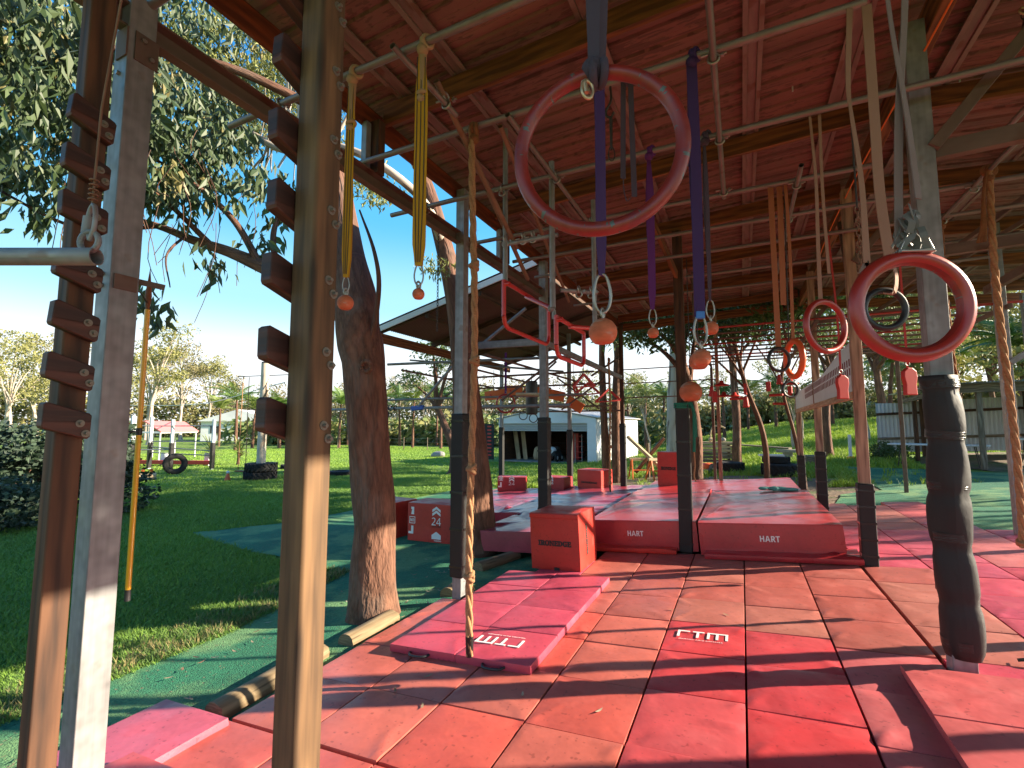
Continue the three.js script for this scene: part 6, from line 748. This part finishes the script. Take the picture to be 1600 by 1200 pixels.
// ================= corrugated shelter on the right =================
{
  const S = thing('corrugated_shelter', 'low timber shelter with grey corrugated back wall and trestle tables', 'shelter', [0, 0, 0]);
  const vs = (() => { const g = new THREE.PlaneGeometry(.78, 1.95, 48, 1), p = g.attributes.position, uv = g.attributes.uv; for (let i = 0; i < p.count; i++) { p.setZ(i, .022 * Math.cos(p.getX(i) / .13 * 6.283)); uv.setXY(i, p.getX(i), p.getY(i)); } g.computeVertexNormals(); return g; })();
  for (let k = 0; k < 11; k++) { const x = 5.25 + k * .76, y = groundY(x, -23.4), o = mesh('wall_sheet', vs, M.sheetGrey, S); o.position.set(x, y + 1.12 + (k < 2 ? .05 : 0), -23.5 + (k % 2) * .01); o.rotation.z = rr(-.01, .01); }
  for (const [h, m] of [[.75, M.grey], [1.72, M.brown]]) mesh('wall_rail', bar([4.85, groundY(5, -23.4) + h, -23.42], [13, groundY(13, -23.4) + h, -23.42], .05, .1), m, S);
  const P = (x, z, top, m) => mesh('post', bar([x, groundY(x, z) - .1, z], [x, top, z], .12, .12), m, S);
  P(6.3, -18.5, 2.75, M.grey); P(9.2, -18.5, 2.8, M.grey); P(12.2, -18.5, 2.85, M.grey); P(6.25, -23.3, 2.9, M.brown); P(9.2, -23.3, 2.9, M.brown); P(12.2, -23.3, 2.9, M.brown); P(5.7, -22, 2.75, M.brown);
  mesh('front_beam', bar([5.5, 2.76, -18.42], [13, 2.86, -18.42], .06, .26), M.grey, S); mesh('side_beam', bar([5.6, 2.72, -18.5], [5.7, 2.62, -23.6], .06, .16), M.grey, S);
  for (let k = 0; k < 10; k++) { const q = new THREE.PlaneGeometry(.8, 5.8, 40, 1), p = q.attributes.position; for (let i = 0; i < p.count; i++) p.setZ(i, .01 * Math.cos(p.getX(i) / .076 * 6.283)); q.rotateX(-Math.PI / 2); q.computeVertexNormals(); const o = mesh('roof_sheet', q, M.sheetGrey, S); o.position.set(5.8 + k * .76, 2.92 + k * .01, -21); o.rotation.x = .0; }
  const tb = (x, z, ry, L, lab) => { const y = groundY(x, z), t = thing('trestle_table', lab, 'table', [x, y, z], ry); mesh('table_top', box(L, .045, .75, 0, .72, 0, 0, 0, 0, .015), M.white, t); for (const a of [-1, 1]) { mesh('leg', [cyl([a * L * .4, 0, .28], [a * L * .36, .70, .28], .014), cyl([a * L * .4, 0, -.28], [a * L * .36, .70, -.28], .014), cyl([a * L * .4, .1, -.28], [a * L * .4, .1, .28], .011)], M.darkSteel, t); } };
  tb(5.55, -19.5, -.38, 2.4, 'long white trestle table in front of the corrugated wall'); tb(8.6, -19.8, -.1, 2.2, 'second white trestle table deeper under the shelter roof');
}
// ================= tyres, logs and timber behind the gym =================
function tractorTyre(label, x, y, z, R0, w, lying, ry = 0, cat = 'tyre') {
  const t = thing('tractor_tyre', label, cat, [x, y, z], ry), body = new THREE.LatheGeometry([[R0 * .52, -w * .36], [R0 * .7, -w * .5], [R0 * .92, -w * .46], [R0 * .955, -w * .3], [R0 * .96, w * .3], [R0 * .92, w * .46], [R0 * .7, w * .5], [R0 * .52, w * .36], [R0 * .5, 0], [R0 * .52, -w * .36]].map(([a, b]) => new THREE.Vector2(a, b)), 40), lugs = [];
  for (let k = 0; k < 22; k++) for (const s of [-1, 1]) { const a = (k + (s > 0 ? .5 : 0)) / 22 * Math.PI * 2, g = new THREE.BoxGeometry(R0 * .08, w * .52, R0 * .07); g.rotateX(s * .7); g.translate(R0 * .97, s * w * .23, 0); g.rotateY(a); lugs.push(g); }
  const G = new THREE.Group(); const a = mesh('carcass', body, M.tyre, t), b = mesh('tread_lug', lugs, M.tyre, t); b.userData.kind = 'stuff';
  for (const q of [a, b]) { if (!lying) { q.rotation.set(Math.PI / 2, 0, 0); q.position.y = R0; } else q.position.y = w / 2; } return t;
}
{
  const gy = (x, z) => groundY(x, z);
  tractorTyre('black tyre lying under the twisted tree trunk behind the mats', -.48, gy(-.48, -19.75), -19.75, .52, .42, true); tractorTyre('wide black tyre lying in shade beside the stump', 1.15, gy(1.15, -18.4), -18.4, .62, .40, true); tractorTyre('smaller tyre resting on the wide black tyre', 1.0, gy(1.15, -18.4) + .41, -18.5, .42, .22, true);
  const pl = thing('white_plank', 'short white plank lying on the stacked tyres', 'plank', [.85, gy(1.15, -18.4) + .64, -18.3]); mesh('plank', box(.75, .06, .25, 0, .03, 0, 0, .2, 0), M.white, pl);
  const st = thing('timber_stack', 'stack of grey timber slats behind the tree trunks', 'timber stack', [-1.3, gy(-1.3, -22.6), -22.6], .1); for (let k = 0; k < 7; k++) mesh('slat', box(rr(1.8, 2.0), .10, .5, rr(-.05, .05), .12 + k * .155, rr(-.03, .03), 0, rr(-.02, .02), rr(-.015, .015)), pick([M.grey, M.grey, M.pale]), st); for (let k = 0; k < 6; k++) for (const x of [-.75, .75]) mesh('spacer', box(.1, .05, .45, x, .195 + k * .155, 0), M.brown, st); for (const x of [-.8, .8]) mesh('bearer', box(.15, .07, .5, x, .035, 0), M.brown, st);
  for (const [x, l] of [[-1.75, 'round rock on the timber stack, left end'], [-1.25, 'pale curled root on top of the timber stack'], [-.75, 'round rock on the timber stack, near the trunk']]) { const s = new THREE.IcosahedronGeometry(.11, 2), p = s.attributes.position; for (let i = 0; i < p.count; i++) { const q = 1 + .4 * (free(p.getX(i) * 14 + x, p.getZ(i) * 14 + p.getY(i) * 9, 5) - .5); p.setXYZ(i, p.getX(i) * q, p.getY(i) * q * .8, p.getZ(i) * q); } s.computeVertexNormals(); const o = l.includes('root') ? solo('dry_root', [tube([[0, 0, 0], [0, .3, 0], [.1, .55, 0], [.35, .6, .05], [.6, .5, 0]], .035, 14, 6), xf(s, 0, 0, 0)], M.pale, l, 'root') : solo('round_rock', s, M.conc, l, 'rock'); o.position.set(x, gy(-1.3, -22.6) + 1.19, -22.6); }
  const ss = thing('plank_bench', 'long grey plank resting on a concrete block in the field', 'bench', [1.7, gy(1.7, -24.6), -24.6]); mesh('plank', bar([-2.6, .62, -1.5], [.2, .5, .1], .3, .06), M.grey, ss); mesh('support', [box(.9, .12, .5, .1, .38, 0), box(.4, .34, .35, .1, .16, 0, 0, 0, 0, .06)], M.conc, ss); mesh('support', box(.3, .75, .3, -2.5, .25, -1.45), M.conc, ss);
  const sp = thing('tree_stump', 'sawn square stump in the shade beside the pale posts', 'stump', [2.35, gy(2.35, -21.5), -21.5]); mesh('stump', box(.55, .4, .5, 0, .2, 0, 0, .4, 0, .05), M.grey, sp);
  const wp = thing('white_marker', 'white marker post with a yellow foot in the grass', 'marker', [3.75, gy(3.75, -22.4), -22.4]); mesh('stake', box(.1, .85, .1, 0, .62, 0), M.white, wp); mesh('foot', [box(.2, .22, .2, 0, .11, 0, 0, .3, 0, .03), box(.26, .06, .26, 0, .03, 0, 0, .3, 0)], M.yellow, wp);
  const horse = (x, z, ry, lab) => { const t = thing('saw_horse', lab, 'saw horse', [x, gy(x, z), z], ry); mesh('beam', box(.9, .1, .1, 0, .74, 0), M.pale, t); for (const a of [-.36, .36]) for (const s of [-1, 1]) mesh('leg', bar([a * 1.12, 0, s * .26], [a, .72, s * .04], .05, .05), M.orangeBoard, t); mesh('stretcher', box(.75, .05, .03, 0, .34, .14), M.orangeBoard, t); };
  horse(-3.5, -18.5, .5, 'orange saw horse beside the shed wall'); horse(-2.75, -17.9, .8, 'orange saw horse under the leaning timbers');
  for (const [a, b, m, lab] of [[[-4.0, 1.55, -18.6], [-2.2, .1, -17.4], M.pale, 'long pale timber leaning down across the saw horses'], [[-3.7, .2, -18.4], [-2.7, 1.5, -18.9], M.orange, 'orange stained timber crossing the pale one'], [[-3.3, .0, -18.8], [-3.3, 1.3, -18.8], M.grey, 'short upright log standing behind the saw horses'], [[-2.1, .0, -18.6], [-2.05, 1.0, -18.7], M.pale, 'white topped stake in the rubble heap'], [[-1.75, .0, -18.4], [-1.75, .85, -18.45], M.pale, 'second pale stake in the rubble heap']]) { const y = gy(-3, -18.3); const q = solo('leaning_timber', bar([a[0], a[1] + y, a[2]], [b[0], b[1] + y, b[2]], .12, .12), m, lab, 'timber'); }
  const rub = []; for (let k = 0; k < 26; k++) rub.push(box(rr(.1, .5), rr(.04, .12), rr(.1, .25), rr(-1, 1), rr(.04, .35), rr(-.5, .5), rr(-.5, .5), rr(0, 3), rr(-.5, .5))); const rb = solo('rubble_heap', rub, M.grey, 'heap of broken boards behind the red foam box', 'rubble', null); rb.userData.kind = 'stuff'; rb.position.set(-1.9, gy(-1.9, -19.5), -19.5);
  const cn = thing('orange_drum', 'small bright orange drum among the trunks', 'drum', [-1.25, gy(-1.2, -20), -20]); mesh('drum', new THREE.LatheGeometry([[0, 0], [.2, 0], [.22, .05], [.22, .3], [.17, .38], [0, .38]].map(([a, b]) => new THREE.Vector2(a, b)), 16), M.orangePlastic, cn);
}
// ================= the far lawn on the left =================
{
  const g0 = (x, z) => groundY(x, z), X = -18.9, Z = -14.0;
  tractorTyre('lower tractor tyre of the stack round the white pole', X, g0(X, Z), Z, .66, .38, true); tractorTyre('upper tractor tyre of the stack round the white pole', X + .03, g0(X, Z) + .38, Z, .64, .38, true);
  const p = thing('tall_pole', 'tall white pole rising from the stacked tractor tyres', 'pole', [X, g0(X, Z), Z]); mesh('shaft', taper([[0, -.1, 0, .19], [0, 2.5, 0, .18], [0, 5.1, 0, .165]], 10, 16, .02, 2), std({ ...T.barkPale, color: C3(1.25, 1.25, 1.2), roughness: .9 }), p); mesh('cap', cyl([0, 5.1, 0], [0, 5.16, 0], .17, .15), M.dark, p); mesh('band', cyl([0, 3.3, 0], [0, 3.38, 0], .185, .185), M.darkSteel, p); mesh('arm', bar([-.05, 3.4, .1], [.5, 3.9, .2], .06, .06), M.grey, p); mesh('cross_arm', cyl([-1.4, 4.55, .3], [1.9, 4.6, -.6], .018, .018, 6), M.darkSteel, p);
  for (const [x, z, l] of [[X - .9, Z + .25, 'pale rope swing left of the white pole'], [X + 1.35, Z - .4, 'pale rope swing right of the white pole']]) { const s = thing('rope_swing', l, 'swing', [x, g0(x, z) + .35, z]); mesh('seat', box(.6, .05, .25, 0, .02, 0), M.orange, s); for (const a of [-.25, .25]) mesh('rope', cyl([a, .02, 0], [a * .8, 4.15, 0], .018, .018, 6), M.rope, s); }
  tractorTyre('large tyre standing upright on the far lawn', -25, g0(-25, -13.9), -13.9, .5, .36, false, 1.15); 
  for (const [x, z, l] of [[-17.2, -16.9, 'flat tyre lying beyond the bolted timber post'], [-20.5, -17.4, 'thin dark tyre lying behind the white pole'], [-22.5, -18.6, 'thin dark tyre lying furthest behind the white pole']]) tractorTyre(l, x, g0(x, z), z, .6, .24, true);
  const c = thing('traffic_cone', 'small white and orange marker beside the stacked tyres', 'marker', [-19.9, g0(-19.9, -13.2), -13.2]); mesh('cone', new THREE.LatheGeometry([[0, 0], [.14, 0], [.12, .05], [.04, .34], [0, .36]].map(([a, b]) => new THREE.Vector2(a, b)), 14), M.orangePlastic, c); mesh('cap', xf(new THREE.SphereGeometry(.07, 10, 8), 0, .36, 0), M.white, c);
  // training rig of white and black posts with rails
  const rg = thing('outdoor_rig', 'row of white topped training posts with black padding on the far lawn', 'training rig', [-29, g0(-29, -14), -14]); [[-1.0, 1.2], [.4, .2], [1.6, -1.0], [1.9, 1.0], [3.2, -2.2], [-.4, -1.0]].forEach(([x, z], i) => { const q = mesh('post', bar([x, 0, z], [x, 2.7 + (i % 2) * .15, z], .14, .14), M.white, rg); mesh('padding', box(.2, 1.4, .2, x, .75, z, 0, 0, 0, .03), M.tape, q); }); for (const [a, b] of [[[-1, 2.3, 1.2], [1.9, 2.3, 1.0]], [[.4, 2.35, .2], [3.2, 2.35, -2.2]], [[-.4, 1.5, -1], [3.2, 1.5, -2.2]], [[-1, 1.1, 1.2], [1.6, 1.1, -1]], [[-.4, 1.2, -1], [3.2, 1.0, -2.2]], [[-.4, .9, -1], [3.2, .75, -2.2]]]) mesh('rail', cyl(a, b, .03, .03, 8), M.galv, rg);
  const cp = thing('carport', 'open carport with a faded pink roof beyond the training posts', 'carport', [-38.6, g0(-36, -19), -19.2], .5); mesh('roof', xf(metricUV(extr([[-3.6, 2.2], [-2.2, 3.0], [2.4, 3.0], [4.2, 2.2], [4.2, 2.12], [2.4, 2.92], [-2.2, 2.92], [-3.6, 2.12]], 6)), 0, 0, -3), M.pinkRoof, cp); for (const x of [-3.4, -1, 1.6, 4.0]) for (const z of [-2.8, 2.8]) mesh('post', bar([x, 0, z], [x, 2.2, z], .11, .11), M.white, cp); mesh('beam', box(7.6, .14, .08, .3, 2.13, 2.95), M.white, cp); mesh('beam', box(.08, .14, 5.8, 4.1, 2.13, 0), M.white, cp); cp.scale.set(.62, .9, .7);
  const rb = thing('red_beam', 'low red kerb beam on white blocks before the carport', 'beam', [-31, g0(-31, -16), -16.4], .35); mesh('beam', box(6.5, .22, .25, 0, .22, 0), M.redRub, rb); for (const x of [-2.8, 0, 2.8]) mesh('block', box(.3, .75, .3, x, .38, -.3), M.white, rb);
  const lg = thing('peg_log', 'low pale log with a row of orange pegs behind the yellow pole', 'log', [-23.6, g0(-23, -11), -11.0], 1.2); mesh('log', xf(cyl([-1.2, .16, 0], [1.2, .16, 0], .17, .16, 14), 0, 0, 0), M.pale, lg); for (let k = 0; k < 8; k++) mesh('peg', box(.12, .2, .12, -1.05 + k * .3, .38, 0, 0, 0, .25), M.orangeBoard, lg);
  const hs = thing('far_house', 'white roofed house half hidden by the palms', 'house', [-74, g0(-74, -50), -52], .6); mesh('wall', box(11, 3.2, 7, 0, 1.6, 0, 0, 0, 0, 0), M.white, hs); mesh('roof', xf(metricUV(extr([[-6, 3.1], [0, 5.0], [6, 3.1]], 8)), 0, 0, -4), M.white, hs); for (const x of [-3.5, 0, 3.5]) mesh('window', box(1.2, 1.1, .05, x, 1.8, 3.53), M.dark, hs);
  const wl = solo('overhead_cable', tube([[-70, 4.2, -28], [-45, 3.6, -26], [-22, 4.0, -17.5]], .03, 30, 4), M.white, 'pale overhead cable running to the tall white pole', 'cable');
  // wire fence along the end of the lawn
  const fc = thing('wire_fence', 'thin wire fence of grey posts at the end of the lawn', 'fence', [-34, g0(-34, -36), -36]); for (let k = 0; k < 15; k++) mesh('fence_post', cyl([k * 2.6 - 12, -.2, -k * .35], [k * 2.6 - 12, 1.25, -k * .35], .045, .045, 6), M.grey, fc); for (const y of [.4, .75, 1.1]) mesh('wire', cyl([-12, y, 0], [24.4, y, -4.9], .008, .008, 4), M.pipe, fc);
  for (const [x, z, l] of [[-33, -30, 'pale rock lying at the far edge of the lawn'], [-21, -30.5, 'white drum lying at the lawn edge left of the shed']]) { const s = new THREE.IcosahedronGeometry(.45, 2), p = s.attributes.position; for (let i = 0; i < p.count; i++) { const q = 1 + .4 * (free(p.getX(i) * 3 + x, p.getZ(i) * 3 + p.getY(i) * 3, 5) - .5); p.setXYZ(i, p.getX(i) * q * 1.4, p.getY(i) * q * .7, p.getZ(i) * q); } s.computeVertexNormals(); const o = solo('pale_rock', s, M.conc, l.replace('white drum', 'pale boulder'), 'rock'); o.position.set(x, g0(x, z) + .15, z); }
}
renderer.render(scene, camera);
